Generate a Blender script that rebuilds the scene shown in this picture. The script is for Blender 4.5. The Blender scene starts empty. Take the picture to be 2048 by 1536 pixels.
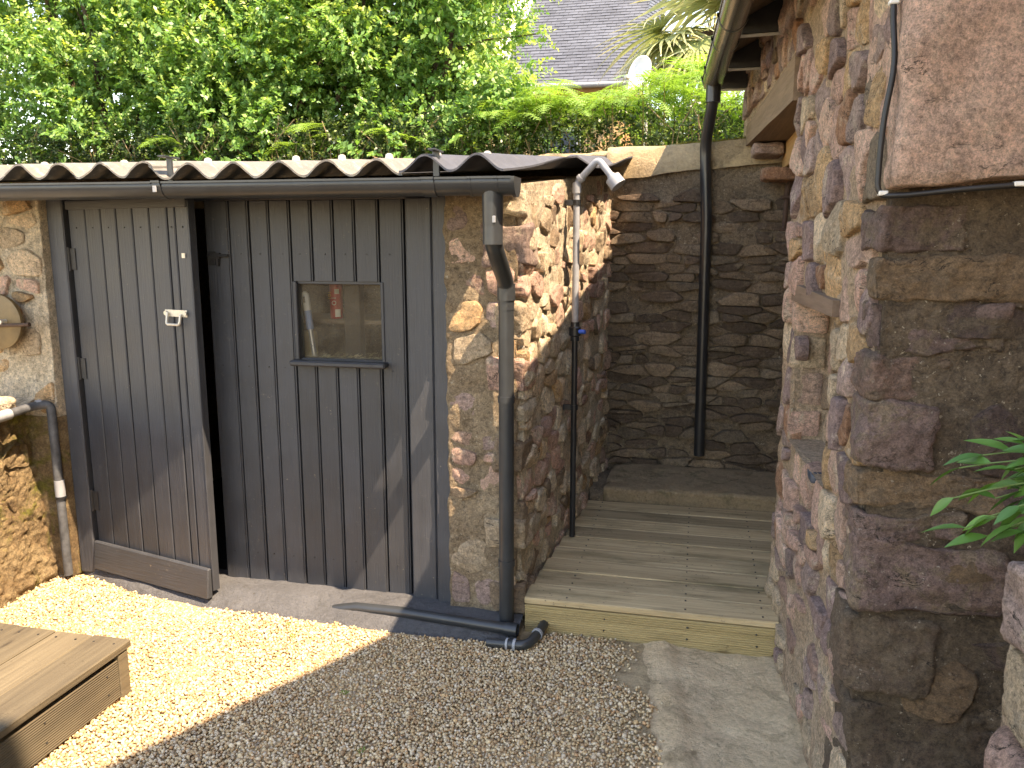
import bpy, bmesh, math, random
import numpy as np
from mathutils import Vector, Matrix, noise as mn

R = math.radians
SC = bpy.context.scene
COL = SC.collection
random.seed(7)
rng = np.random.default_rng(7)

# ------------------------------------------------------------------ camera
cam = bpy.data.cameras.new("camera")
cam_o = bpy.data.objects.new("camera", cam)
COL.objects.link(cam_o)
cam_o.location = (0, 0, 1.5)
cam_o.rotation_euler = (R(90 - 10.08), 0, R(12.87))
cam.sensor_width = 36
cam.lens = 36 * 1620 / 2048
cam.clip_start = 0.02
cam.clip_end = 2000
SC.camera = cam_o

# ------------------------------------------------------------------ sky, sun, exposure
SUN = Vector((1.0, -0.47, 1.95)).normalized()
elev = math.asin(SUN.z)
world = bpy.data.worlds.new("World")
SC.world = world
world.use_nodes = True
wn = world.node_tree.nodes
wl = world.node_tree.links
wn.clear()
wout = wn.new("ShaderNodeOutputWorld")
wbg = wn.new("ShaderNodeBackground")
sky = wn.new("ShaderNodeTexSky")
sky.sky_type = 'NISHITA'
sky.sun_disc = False
sky.sun_elevation = elev
sky.sun_rotation = math.atan2(SUN.x, SUN.y)
sky.air_density = 1.0
sky.dust_density = 0.1
sky.ozone_density = 2.0
wbg.inputs["Strength"].default_value = 0.15
wl.new(sky.outputs[0], wbg.inputs[0])
wl.new(wbg.outputs[0], wout.inputs[0])

sl = bpy.data.lights.new("sun", 'SUN')
sl.energy = 2.8
sl.angle = R(0.45)
sl.color = (1.0, 0.96, 0.90)
so = bpy.data.objects.new("sun", sl)
COL.objects.link(so)
so.rotation_euler = SUN.to_track_quat('Z', 'Y').to_euler()
so.location = (6, -3, 12)

vs = SC.view_settings
vs.view_transform = 'Standard'
vs.look = 'None'
vs.exposure = 2.55
vs.gamma = 1.0
vs.use_curve_mapping = False
try:
    vs.use_white_balance = True
    vs.white_balance_temperature = 9600
    vs.white_balance_tint = 18
except Exception:
    pass
SC.render.engine = 'CYCLES'
SC.cycles.use_denoising = True
SC.cycles.max_bounces = 10
SC.cycles.diffuse_bounces = 6
SC.cycles.transparent_max_bounces = 12
SC.cycles.sample_clamp_indirect = 6.0

# ------------------------------------------------------------------ materials
def rgb(h):
    """sRGB hex -> linear"""
    h = h.lstrip('#')
    out = []
    for i in (0, 2, 4):
        c = int(h[i:i + 2], 16) / 255
        out.append(c / 12.92 if c <= .04045 else ((c + .055) / 1.055) ** 2.4)
    return tuple(out) + (1,)

class NT:
    def __init__(s, name):
        s.m = bpy.data.materials.new(name)
        s.m.use_nodes = True
        s.t = s.m.node_tree
        s.n = s.t.nodes
        s.n.clear()
        s.out = s.n.new("ShaderNodeOutputMaterial")
        s.b = s.n.new("ShaderNodeBsdfPrincipled")
        s.t.links.new(s.b.outputs[0], s.out.inputs[0])
        s.tc = s.n.new("ShaderNodeTexCoord").outputs["Object"]
    def link(s, a, b): s.t.links.new(a, b)
    def mapping(s, scale, src=None):
        m = s.n.new("ShaderNodeMapping")
        m.inputs["Scale"].default_value = scale
        s.link(src or s.tc, m.inputs[0])
        return m.outputs[0]
    def noise(s, scale, detail=6, rough=.6, src=None, dist=0):
        t = s.n.new("ShaderNodeTexNoise")
        t.inputs["Scale"].default_value = scale
        t.inputs["Detail"].default_value = detail
        t.inputs["Roughness"].default_value = rough
        t.inputs["Distortion"].default_value = dist
        s.link(src or s.tc, t.inputs["Vector"])
        return t.outputs["Fac"]
    def voro(s, scale, src=None, feature='F1'):
        t = s.n.new("ShaderNodeTexVoronoi")
        t.feature = feature
        t.inputs["Scale"].default_value = scale
        s.link(src or s.tc, t.inputs["Vector"])
        return t.outputs[0]
    def ramp(s, src, stops):
        r = s.n.new("ShaderNodeValToRGB")
        e = r.color_ramp.elements
        while len(e) < len(stops): e.new(0.5)
        for el, (p, c) in zip(e, stops):
            el.position = p
            el.color = c if len(c) == 4 else tuple(c) + (1,)
        s.link(src, r.inputs[0])
        return r.outputs[0]
    def val(s, src, a, b):
        r = s.n.new("ShaderNodeMapRange")
        r.inputs[1].default_value = a
        r.inputs[2].default_value = b
        s.link(src, r.inputs[0])
        return r.outputs[0]
    def mix(s, fac, a, b, mode='MIX'):
        m = s.n.new("ShaderNodeMix")
        m.data_type = 'RGBA'
        m.blend_type = mode
        for sock, v in ((0, fac), (6, a), (7, b)):
            if hasattr(v, 'is_output'): s.link(v, m.inputs[sock])
            else: m.inputs[sock].default_value = v
        return m.outputs[2]
    def math(s, op, a, b=None):
        m = s.n.new("ShaderNodeMath")
        m.operation = op
        for i, v in enumerate((a, b)):
            if v is None: continue
            if hasattr(v, 'is_output'): s.link(v, m.inputs[i])
            else: m.inputs[i].default_value = v
        return m.outputs[0]
    def rand(s):
        return s.n.new("ShaderNodeObjectInfo").outputs["Random"]
    def hsv(s, col, h=.5, sat=1, v=1):
        n = s.n.new("ShaderNodeHueSaturation")
        for k, x in (("Hue", h), ("Saturation", sat), ("Value", v)):
            if hasattr(x, 'is_output'): s.link(x, n.inputs[k])
            else: n.inputs[k].default_value = x
        if hasattr(col, 'is_output'): s.link(col, n.inputs["Color"])
        else: n.inputs["Color"].default_value = col
        return n.outputs[0]
    def base(s, c):
        if hasattr(c, 'is_output'): s.link(c, s.b.inputs["Base Color"])
        else: s.b.inputs["Base Color"].default_value = c
    def rough(s, v):
        if hasattr(v, 'is_output'): s.link(v, s.b.inputs["Roughness"])
        else: s.b.inputs["Roughness"].default_value = v
    def bump(s, h, dist=.01, strength=1.0, prev=None):
        b = s.n.new("ShaderNodeBump")
        b.inputs["Strength"].default_value = strength
        b.inputs["Distance"].default_value = dist
        s.link(h, b.inputs["Height"])
        if prev is not None: s.link(prev, b.inputs["Normal"])
        s.link(b.outputs[0], s.b.inputs["Normal"])
        return b.outputs[0]

def grain(m, col, lo=.5, hi=1.4, s1=55, s2=190):
    """coarse and fine mineral grain: light crystals, and pits darkened like occlusion"""
    g1 = m.noise(s1, 8, .78); g2 = m.noise(s2, 3, .8)
    f = m.math('ADD', m.math('MULTIPLY', m.val(g1, .38, .62), (hi - lo) * .6), lo)
    f = m.math('ADD', f, m.math('MULTIPLY', m.val(g2, .38, .62), (hi - lo) * .4))
    return m.hsv(col, .5, 1, f), g1, g2

def m_stone(name, c, c2, dirt=rgb('#5b4a3c'), dirt_amt=.45, strata=0.0, lichen=.35, smear=rgb('#c9b8a0'), smear_amt=.7, smear_at=.55):
    m = NT(name)
    n1 = m.noise(9, 8, .65, dist=.6)
    if strata:
        n1 = m.noise(5, 8, .68, src=m.mapping((1, 1, 11)), dist=.9)
    col = m.ramp(n1, [(.28, c), (.70, c2)])
    col = m.mix(m.math('MULTIPLY', m.val(m.noise(16, 9, .78), .50, .66), dirt_amt), col, dirt)
    col = m.mix(m.math('MULTIPLY', m.val(m.noise(11, 9, .74, dist=.5), smear_at, smear_at + .07), smear_amt), col, smear)
    col, g1, g2 = grain(m, col, .36, 1.58, 68, 240)
    fl = m.math('MULTIPLY', m.val(m.noise(95, 5, .7), .615, .645), m.val(m.noise(13, 4), .50, .60))
    col = m.mix(m.math('MULTIPLY', fl, lichen), col, rgb('#d6cdbb'))
    # open cracks
    ck = m.math('ABSOLUTE', m.math('SUBTRACT', m.noise(6, 7, .62, src=m.mapping((1, 1, 2.2)), dist=.8), .5))
    col = m.mix(m.math('MULTIPLY', m.val(ck, .010, .002), m.val(m.noise(7, 3), .52, .60)), col, rgb('#2d241c'))
    col = m.hsv(col, .5, 1, m.math('ADD', m.math('MULTIPLY', m.rand(), .5), .75))
    m.base(col); m.rough(.92)
    b = m.bump(m.noise(26, 9, .75), .035, 1.0)
    b = m.bump(g1, .012, 1.0, b)
    m.bump(g2, .003, .9, b)
    return m.m

def m_mortar(name, c, c2, c3, bumpy=1.0):
    m = NT(name)
    col = m.ramp(m.noise(4.5, 9, .7, dist=.4), [(.28, c), (.5, c2), (.7, c3)])
    col = m.mix(m.math('MULTIPLY', m.val(m.noise(9, 9, .75, dist=.6), .54, .64), .7), col, m.hsv(c, .5, 1, .62))
    col, g1, g2 = grain(m, col, .36, 1.58, 55, 190)
    pits = m.noise(34, 7, .75)
    col = m.mix(m.val(pits, .37, .29), col, m.hsv(col, .5, 1.05, .35))  # low spots of the bump darkened in the colour, imitating occlusion
    # grit: light and rusty little stones bedded in the mortar
    gv = m.val(m.noise(80, 4, .7), .62, .66)
    col = m.mix(m.math('MULTIPLY', gv, m.val(m.noise(20, 3), .48, .56)), col, rgb('#cdbfa8'))
    m.base(col); m.rough(.95)
    b = m.bump(pits, .04 * bumpy, 1.0)
    b = m.bump(g1, .016 * bumpy, 1.0, b)
    m.bump(g2, .004 * bumpy, 1.0, b)
    return m.m

def C(r, g, b):
    return tuple(((c / 255) / 12.92 if c / 255 <= .04045 else ((c / 255 + .055) / 1.055) ** 2.4) for c in (r, g, b)) + (1,)

ST = {
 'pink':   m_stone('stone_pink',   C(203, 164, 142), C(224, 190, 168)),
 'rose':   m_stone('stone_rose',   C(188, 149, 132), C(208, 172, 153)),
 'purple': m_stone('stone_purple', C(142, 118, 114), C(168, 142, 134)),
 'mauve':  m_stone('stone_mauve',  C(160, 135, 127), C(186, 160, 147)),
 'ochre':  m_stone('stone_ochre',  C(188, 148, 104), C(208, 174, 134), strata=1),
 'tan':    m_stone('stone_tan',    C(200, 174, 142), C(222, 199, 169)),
 'rust':   m_stone('stone_rust',   C(158, 112, 84), C(184, 140, 110)),
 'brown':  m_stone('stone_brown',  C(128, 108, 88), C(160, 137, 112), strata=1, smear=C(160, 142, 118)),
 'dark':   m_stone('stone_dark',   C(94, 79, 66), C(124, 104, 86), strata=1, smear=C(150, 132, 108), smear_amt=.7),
 'grey':   m_stone('stone_grey',   C(124, 108, 90), C(152, 134, 112), smear=C(150, 132, 108)),
 'cream':  m_stone('stone_cream',  C(206, 186, 156), C(230, 213, 186)),
 'umber':   m_stone('stone_umber',   C(96, 80, 66), C(122, 101, 83), strata=1, lichen=.6, smear=C(116, 99, 81), smear_amt=.95, smear_at=.47),  # low brown tones, mainly for the front face of the stone house
 'umber_purple': m_stone('stone_umber_purple', C(94, 76, 69), C(118, 97, 88), lichen=.6, smear=C(116, 99, 81), smear_amt=.95, smear_at=.47),
 'umber_tan': m_stone('stone_umber_tan', C(112, 89, 67), C(136, 110, 84), strata=1, lichen=.5, smear=C(116, 100, 82), smear_amt=.9),
 'slab':   m_stone('stone_slab',   C(206, 166, 145), C(224, 190, 168), lichen=.2, dirt_amt=.35, smear_amt=.3),
 'wear_purple': m_stone('stone_worn_purple', C(116, 95, 88), C(144, 119, 109), lichen=.6, smear=C(130, 112, 92), smear_amt=.9, smear_at=.50),
 'wear_tan': m_stone('stone_worn_tan', C(134, 108, 82), C(158, 130, 101), strata=1, lichen=.5, smear=C(130, 112, 92), smear_at=.50),
 'wear_rose': m_stone('stone_worn_rose', C(140, 111, 97), C(164, 134, 118), lichen=.5, smear=C(130, 112, 92), smear_at=.50),
}
MO = {
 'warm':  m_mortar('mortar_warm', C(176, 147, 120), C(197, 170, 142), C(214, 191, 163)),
 'pale':  m_mortar('mortar_pale', C(190, 170, 142), C(214, 196, 168), C(232, 217, 193)),
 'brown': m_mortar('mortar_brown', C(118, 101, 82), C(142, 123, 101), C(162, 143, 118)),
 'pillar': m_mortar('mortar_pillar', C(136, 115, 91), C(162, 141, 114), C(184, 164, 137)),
 'umber':  m_mortar('mortar_umber', C(94, 79, 64), C(113, 96, 78), C(130, 112, 92)),  # low brown mortar to go with the front face stones
}

def m_painted(name, c, rough=.5, bump_axis=(40, 40, 2), wear=.3):
    m = NT(name)
    g = m.noise(3, 6, .6, src=m.mapping(bump_axis))
    n = m.noise(7, 5, .6)
    col = m.mix(m.val(n, .35, .75), c, m.hsv(c, .5, .9, 1.35))
    col = m.mix(m.math('MULTIPLY', m.val(m.noise(25, 6, .8), .6, .8), wear), col, rgb('#8a8578'))
    st_ = m.noise(1.0, 7, .7, src=m.mapping(tuple(.55 * q if q > 10 else q * .6 for q in bump_axis)))
    col = m.mix(m.math('MULTIPLY', m.val(st_, .50, .72), .35), col, m.hsv(c, .5, .9, .62))
    chip = m.math('MULTIPLY', m.val(m.noise(60, 6, .75), .655, .675), m.val(m.noise(4, 3), .5, .58))
    col = m.mix(chip, col, rgb('#8a7f6c'))
    col = m.hsv(col, .5, 1, m.math('ADD', m.math('MULTIPLY', m.rand(), .35), .82))
    m.base(col); m.rough(m.math('ADD', m.math('MULTIPLY', n, .3), rough - .12))
    b = m.bump(g, .003, .8)
    m.bump(m.noise(220, 3), .0006, .6, b)
    return m.m

def m_wood(name, dark, light, axis, stain=None, stain_amt=.5, rough=.8):
    m = NT(name)
    sc = [42, 42, 42]; sc[axis] = 1.6
    sc2 = [160, 160, 160]; sc2[axis] = 3
    g = m.noise(1.0, 8, .65, src=m.mapping(sc), dist=.5)
    g2 = m.noise(1.0, 4, .7, src=m.mapping(sc2))
    col = m.ramp(g, [(.25, dark), (.7, light)])
    col = m.mix(m.val(g2, .35, .8), m.hsv(col, .5, 1, .75), col)
    if stain:
        s1 = m.noise(1.0, 6, .65, src=m.mapping([9 if i != axis else 2.2 for i in range(3)]))
        col = m.mix(m.math('MULTIPLY', m.val(s1, .5, .72), stain_amt), col, stain)
    kn = m.voro(1.0, src=m.mapping([10 if i != axis else 2.6 for i in range(3)]))
    col = m.mix(m.val(kn, .10, .03), col, m.hsv(col, .49, 1.1, .45))
    sp = m.math('MULTIPLY', m.val(m.noise(55, 5, .75), .60, .66), m.val(m.noise(5, 4), .45, .58))
    col = m.mix(m.math('MULTIPLY', sp, .8), col, rgb('#3d3425'))
    col = m.hsv(col, .5, 1, m.math('ADD', m.math('MULTIPLY', m.rand(), .6), .70))
    m.base(col); m.rough(rough)
    b = m.bump(g, .004, .7)
    m.bump(g2, .0015, .7, b)
    return m.m

def m_simple(name, c, rough=.5, metal=0, nscale=20, namt=.25, bump=0.0, bscale=60, spec=None):
    m = NT(name)
    n = m.noise(nscale, 5, .6)
    m.base(m.mix(m.val(n, .3, .75), m.hsv(c, .5, 1, 1 - namt), m.hsv(c, .5, 1, 1 + namt)))
    m.rough(m.math('ADD', m.math('MULTIPLY', m.noise(nscale * 1.7, 4), .2), max(rough - .1, 0.02)))
    m.b.inputs["Metallic"].default_value = metal
    if bump: m.bump(m.noise(bscale, 6, .7), bump, 1.0)
    return m.m

M = {}
M['paint'] = m_painted('paint_anthracite', C(52, 54, 58), .48)
M['paint_head'] = m_painted('paint_anthracite_rail', C(54, 56, 59), .5, (2, 40, 40))
M['deck'] = m_wood('deck_pine', C(150, 126, 92), C(204, 180, 140), 0, C(94, 84, 56), .85)
M['fascia'] = m_wood('fascia_pine', C(150, 128, 84), C(188, 164, 116), 0, C(92, 80, 48), .5)
M['step'] = m_wood('step_pine', C(84, 74, 57), C(108, 97, 76), 1, C(64, 55, 41), .6)
M['oldwood'] = m_wood('lintel_oak', rgb('#6e5946'), rgb('#8a735d'), 1, rgb('#55463a'), .4)
M['darkwood'] = m_wood('niche_oak', C(92, 74, 60), C(120, 99, 82), 1)
M['newwood'] = m_wood('lintel_pine', C(160, 120, 74), C(188, 148, 98), 1)
M['pvc_black'] = m_simple('pvc_black', rgb('#232426'), .32, nscale=9, namt=.2)
M['pvc_dark'] = m_simple('pvc_anthracite', rgb('#2f3234'), .34, nscale=9, namt=.2)
M['pvc_grey'] = m_simple('pvc_grey', rgb('#8d9093'), .45, nscale=30, namt=.15)
M['pipe_scuffed'] = m_simple('pipe_scuffed_grey', rgb('#4c4e50'), .55, nscale=30, namt=.5, bump=.001)
M['cable'] = m_simple('cable_black', rgb('#1d1a18'), .5)
M['white'] = m_simple('white_plastic', rgb('#d9d5cc'), .45, namt=.06)
M['blue'] = m_simple('blue_plastic', rgb('#2f62c4'), .4, namt=.1)
M['galv'] = m_simple('galvanised', rgb('#c9c2b4'), .4, .35, 60, .12)
M['iron'] = m_simple('painted_iron', rgb('#2c2b2a'), .6, 0, 60, .3, .001)
M['rusty'] = m_simple('rusty_iron', rgb('#4a362a'), .85, 0, 60, .4, .002)
M['gutter'] = m_simple('gutter_reflection_tint', rgb('#5d5648'), .22, .55, 6, .3)  # black gloss PVC; its warm reflections are painted into the base colour
M['black'] = m_simple('interior_dark', rgb('#2b2520'), .9, bump=.004)
M['slate_paint'] = m_simple('slate_piece', rgb('#39404a'), .5, bump=.001)
M['red'] = m_simple('red_can', rgb('#a8271b'), .4, nscale=60, namt=.15)
M['label_white'] = m_simple('label_white', rgb('#d8d2c4'), .6)
M['label_yellow'] = m_simple('label_yellow', rgb('#d0a030'), .6)
M['handle_blue'] = m_simple('grip_blue', rgb('#7d94b8'), .5)
M['alu'] = m_simple('aluminium', rgb('#b7bdc6'), .3, .7, 60, .1)
M['straw'] = m_simple('straw', rgb('#b5a57e'), .9)
M['plaster'] = m_simple('plaster_beige', rgb('#d9c39b'), .9, nscale=3, namt=.12, bump=.006)
M['render'] = m_simple('render_ochre', rgb('#c9a375'), .9, nscale=2, namt=.1, bump=.004)
M['whitewash'] = m_simple('verge_white', rgb('#e9e2d0'), .8, namt=.05)
M['dish'] = m_simple('dish_white', rgb('#e4e4de'), .4, namt=.04)
M['disc'] = m_simple('disc_brass', C(104, 86, 58), .5, .2, 10, .4, .001)
M['soil'] = m_simple('soil', rgb('#54432f'), .95, nscale=8, namt=.35, bump=.02, bscale=25)
M['terracotta'] = m_simple('pot_grey', rgb('#54504a'), .7, bump=.001)

def mk_fibre(name, c, lichen):
    m = NT(name)
    n = m.noise(6, 7, .7)
    col = m.ramp(n, [(.3, m_h(c, .75)), (.6, c), (.75, m_h(c, 1.3))])
    col = m.mix(m.math('MULTIPLY', m.val(m.noise(22, 6, .75), .52, .66), lichen), col, C(176, 170, 156))
    col = m.mix(m.math('MULTIPLY', m.val(m.noise(17, 5, .7), .58, .68), lichen * .7), col, rgb('#8c7c4e'))
    m.base(col); m.rough(.85)
    m.bump(m.noise(90, 6, .7), .004, .8)
    return m.m
def m_h(c, v): return (c[0] * v, c[1] * v, c[2] * v, 1)
M['sheet_old'] = mk_fibre('fibre_cement_old', C(112, 109, 103), .5)
M['sheet_new'] = mk_fibre('fibre_cement_new', C(70, 74, 82), .06)

def mk_concrete(name, c, c2, stain, rough=.9):
    m = NT(name)
    n = m.noise(3.5, 9, .68)
    col = m.ramp(n, [(.28, c), (.68, c2)])
    col = m.mix(m.math('MULTIPLY', m.val(m.noise(7, 7, .7, dist=1), .5, .68), .75), col, stain)
    col = m.mix(m.val(m.noise(150, 3, .8), .60, .72), col, m.hsv(col, .5, .8, .55))
    col = m.mix(m.math('MULTIPLY', m.val(m.noise(70, 6, .75), .62, .67), m.val(m.noise(6, 4), .45, .55)), col, rgb('#3b352a'))
    ck = m.math('ABSOLUTE', m.math('SUBTRACT', m.noise(2.6, 8, .62, dist=.6), .5))
    col = m.mix(m.math('MULTIPLY', m.val(ck, .0045, .001), m.math('MULTIPLY', m.val(m.noise(1.7, 3), .5, .6), .8)), col, rgb('#3b352a'))
    col = m.hsv(col, .5, 1, m.math('ADD', m.math('MULTIPLY', m.val(m.noise(60, 8, .8), .3, .7), .55), .72))
    m.base(col); m.rough(rough)
    b = m.bump(m.noise(40, 9, .75), .018, 1.0)
    m.bump(m.noise(190, 3, .8), .002, .9, b)
    return m.m
M['concrete'] = mk_concrete('concrete_path', C(208, 180, 142), C(230, 204, 166), C(132, 110, 78))
M['concrete_warm'] = mk_concrete('concrete_warm', C(176, 152, 116), C(196, 172, 136), C(120, 100, 72))
M['threshold'] = mk_concrete('threshold_painted', rgb('#4c4d4f'), rgb('#606163'), rgb('#3e3f40'), .7)
M['granite'] = mk_concrete('granite_step', C(136, 116, 90), C(164, 142, 112), C(94, 86, 58))
M['cap'] = mk_concrete('wall_cap', C(150, 130, 100), C(186, 164, 130), C(84, 74, 60))

def mk_moss():
    m = NT('moss')
    n = m.noise(18, 6, .7)
    m.base(m.ramp(n, [(.3, rgb('#4d4a20')), (.55, rgb('#857a2e')), (.75, rgb('#a8964a'))]))
    m.rough(1); m.bump(m.noise(120, 5, .8), .008, 1)
    return m.m
M['moss'] = mk_moss()

def mk_mossy():
    m = NT('mossy_render')
    n1 = m.noise(7, 8, .7, dist=.6)
    col = m.ramp(n1, [(.25, C(98, 76, 52)), (.45, C(136, 112, 80)), (.62, C(164, 142, 106)), (.8, C(112, 88, 60))])
    col = m.mix(m.val(m.noise(5, 7, .72, dist=1), .54, .66), col, rgb('#76702f'))
    col, q1, q2 = grain(m, col, .45, 1.4, 40, 120)
    m.base(col); m.rough(1)
    b = m.bump(m.noise(26, 9, .78), .04, 1)
    m.bump(m.noise(110, 5, .8), .01, 1, b)
    return m.m
M['mossy'] = mk_mossy()

def mk_attr(name, rough=.9, trans=0.0, attr='col', sheen=0):
    """colour comes from a per-piece attribute (each pebble / leaf has a colour of its own)"""
    m = NT(name)
    a = m.n.new("ShaderNodeAttribute"); a.attribute_name = attr
    col = a.outputs["Color"]
    m.base(col); m.rough(rough)
    if trans:
        tr = m.n.new("ShaderNodeBsdfTranslucent")
        m.link(m.hsv(col, .485, 1.15, 1.5), tr.inputs[0])
        mx = m.n.new("ShaderNodeMixShader"); mx.inputs[0].default_value = trans
        m.link(m.b.outputs[0], mx.inputs[1]); m.link(tr.outputs[0], mx.inputs[2])
        m.link(mx.outputs[0], m.out.inputs[0])
    return m.m
M['pebble'] = mk_attr('pebble', .75)
M['leaf'] = mk_attr('hedge_leaf', .42, .38)
M['fern'] = mk_attr('fern_leaf', .55, .42)
M['palm'] = mk_attr('palm_leaf', .4, .25)
M['bamboo'] = mk_attr('bamboo_leaf', .45, .2)
M['bark'] = m_simple('bark', rgb('#4a3b2c'), .95, nscale=30, namt=.4, bump=.006)
M['stem'] = m_simple('fern_stem', rgb('#7d7440'), .8)
M['green_stem'] = m_simple('green_stem', C(84, 108, 58), .7)
M['fibre'] = m_simple('palm_fibre', rgb('#4c3a28'), 1, nscale=50, namt=.5, bump=.02)
M['twig'] = m_simple('dry_twig', rgb('#8c7a5c'), .9)

def mk_slate():
    m = NT('slate_roof')
    col = m.ramp(m.noise(2.2, 6, .6), [(.3, C(66, 70, 77)), (.7, C(86, 91, 99))])
    a = m.n.new("ShaderNodeAttribute"); a.attribute_name = 'col'
    col = m.mix(1.0, col, a.outputs["Color"], 'MULTIPLY')
    m.base(col); m.rough(.55)
    return m.m
M['slate'] = mk_slate()

def mk_glass():
    m = NT('dusty_hazed_glass')
    for x in list(m.n):
        if x.type == 'BSDF_PRINCIPLED': m.n.remove(x)
    tr = m.n.new("ShaderNodeBsdfTransparent"); tr.inputs[0].default_value = (.94, .94, .9, 1)
    gl = m.n.new("ShaderNodeBsdfGlossy"); gl.inputs["Roughness"].default_value = .03
    df = m.n.new("ShaderNodeBsdfDiffuse"); df.inputs[0].default_value = C(150, 140, 120)
    fr = m.n.new("ShaderNodeFresnel"); fr.inputs[0].default_value = 1.5
    m1 = m.n.new("ShaderNodeMixShader"); m.link(fr.outputs[0], m1.inputs[0])
    m.link(tr.outputs[0], m1.inputs[1]); m.link(gl.outputs[0], m1.inputs[2])
    dust_haze = m.math('ADD', m.math('MULTIPLY', m.val(m.noise(8, 6, .7), .4, .7), .20), .08)  # dust film, strengthened to paint in reflections and interior brightness
    m2 = m.n.new("ShaderNodeMixShader"); m.link(dust_haze, m2.inputs[0])
    m.link(m1.outputs[0], m2.inputs[1]); m.link(df.outputs[0], m2.inputs[2])
    m.link(m2.outputs[0], m.out.inputs[0])
    return m.m
M['glass'] = mk_glass()

# ------------------------------------------------------------------ helpers
def link(o, parent=None):
    COL.objects.link(o)
    if parent is not None: o.parent = parent
    return o

def tag(o, label=None, cat=None, group=None, kind=None):
    for k, v in (('label', label), ('category', cat), ('group', group), ('kind', kind)):
        if v: o[k] = v
    return o

def thing(name, label, cat, loc=(0, 0, 0), group=None):
    o = bpy.data.objects.new(name, None)
    o.empty_display_size = .1
    link(o)
    return tag(o, label, cat, group)

def obj(name, verts, faces, mat, parent=None, smooth=False, cols=None):
    me = bpy.data.meshes.new(name)
    me.from_pydata([tuple(v) for v in verts], [], [tuple(f) for f in faces])
    if smooth: me.polygons.foreach_set('use_smooth', [True] * len(me.polygons))
    if cols is not None:
        at = me.color_attributes.new('col', 'FLOAT_COLOR', 'POINT')
        at.data.foreach_set('color', np.asarray(cols, np.float32).ravel())
    me.materials.append(mat)
    me.update()
    return link(bpy.data.objects.new(name, me), parent)

def np_obj(name, V, F, mat, parent=None, smooth=False, cols=None):
    """fast mesh from numpy verts (n,3) and faces (m,k)"""
    V = np.asarray(V, np.float32); F = np.asarray(F, np.int32)
    me = bpy.data.meshes.new(name)
    me.vertices.add(len(V)); me.vertices.foreach_set('co', V.ravel())
    k = F.shape[1]
    me.loops.add(F.size); me.loops.foreach_set('vertex_index', F.ravel())
    me.polygons.add(len(F))
    me.polygons.foreach_set('loop_start', np.arange(0, F.size, k, dtype=np.int32))
    if smooth: me.polygons.foreach_set('use_smooth', np.ones(len(F), bool))
    if cols is not None:
        at = me.color_attributes.new('col', 'FLOAT_COLOR', 'POINT')
        at.data.foreach_set('color', np.asarray(cols, np.float32).ravel())
    me.materials.append(mat)
    me.update(calc_edges=True); me.validate()
    return link(bpy.data.objects.new(name, me), parent)

class MB:
    def __init__(s): s.v = []; s.f = []
    def add(s, V, F):
        o = len(s.v); s.v += [tuple(x) for x in V]
        s.f += [tuple(i + o for i in f) for f in F]
        return s
    def box(s, x0, x1, y0, y1, z0, z1, ch=.003):
        """box with chamfered edges"""
        ch = min(ch, (x1 - x0) * .3, (y1 - y0) * .3, (z1 - z0) * .3)
        bm = bmesh.new()
        bmesh.ops.create_cube(bm, size=1)
        for v in bm.verts:
            v.co = Vector(((x0 + x1) / 2 + v.co.x * (x1 - x0), (y0 + y1) / 2 + v.co.y * (y1 - y0), (z0 + z1) / 2 + v.co.z * (z1 - z0)))
        if ch > 0:
            bmesh.ops.bevel(bm, geom=list(bm.edges), offset=ch, segments=1, affect='EDGES')
        bm.verts.index_update()
        s.add([v.co[:] for v in bm.verts], [[v.index for v in f.verts] for f in bm.faces])
        bm.free(); return s
    def tube(s, pts, r, n=14, cap=True, r2=None):
        pts = [Vector(p) for p in pts]
        V = []; F = []
        prev = None
        for i, p in enumerate(pts):
            if i == 0: t = pts[1] - p
            elif i == len(pts) - 1: t = p - pts[i - 1]
            else: t = (pts[i + 1] - p).normalized() + (p - pts[i - 1]).normalized()
            t.normalize()
            if prev is None:
                a = Vector((1, 0, 0)) if abs(t.x) < .9 else Vector((0, 1, 0))
                u = (a - t * a.dot(t)).normalized()
            else:
                u = (prev - t * prev.dot(t)).normalized()
            prev = u; w = t.cross(u)
            rr = r if r2 is None else r + (r2 - r) * i / (len(pts) - 1)
            if isinstance(r, (list, tuple)): rr = r[i]
            for k in range(n):
                a = 2 * math.pi * k / n
                V.append(p + (u * math.cos(a) + w * math.sin(a)) * rr)
        for i in range(len(pts) - 1):
            for k in range(n):
                F.append((i * n + k, i * n + (k + 1) % n, (i + 1) * n + (k + 1) % n, (i + 1) * n + k))
        if cap:
            F.append(tuple(range(n))[::-1]); F.append(tuple((len(pts) - 1) * n + k for k in range(n)))
        return s.add(V, F)
    def obj(s, name, mat, parent=None, smooth=False):
        o = obj(name, s.v, s.f, mat, parent, smooth)
        if smooth: autosmooth(o)
        return o

def autosmooth(o, ang=40):
    me = o.data
    bm = bmesh.new(); bm.from_mesh(me)
    bm.normal_update()
    for e in bm.edges:
        if len(e.link_faces) == 2 and e.calc_face_angle(0) > R(ang): e.smooth = False
    bm.to_mesh(me); bm.free()

def bend(a, b, c, r, n=6):
    """points rounding the corner at b"""
    a, b, c = Vector(a), Vector(b), Vector(c)
    p = b + (a - b).normalized() * r; q = b + (c - b).normalized() * r
    return [p * (1 - t) ** 2 + b * 2 * t * (1 - t) + q * t ** 2 for t in [i / n for i in range(n + 1)]]

def pipe_path(pts, r):
    out = [Vector(pts[0])]
    for i in range(1, len(pts) - 1): out += bend(pts[i - 1], pts[i], pts[i + 1], r)
    out.append(Vector(pts[-1])); return out

def fbm(p, s=1.0, oct=4):
    return mn.fractal(Vector(p) * s, 1.0, 2.0, oct)

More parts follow.
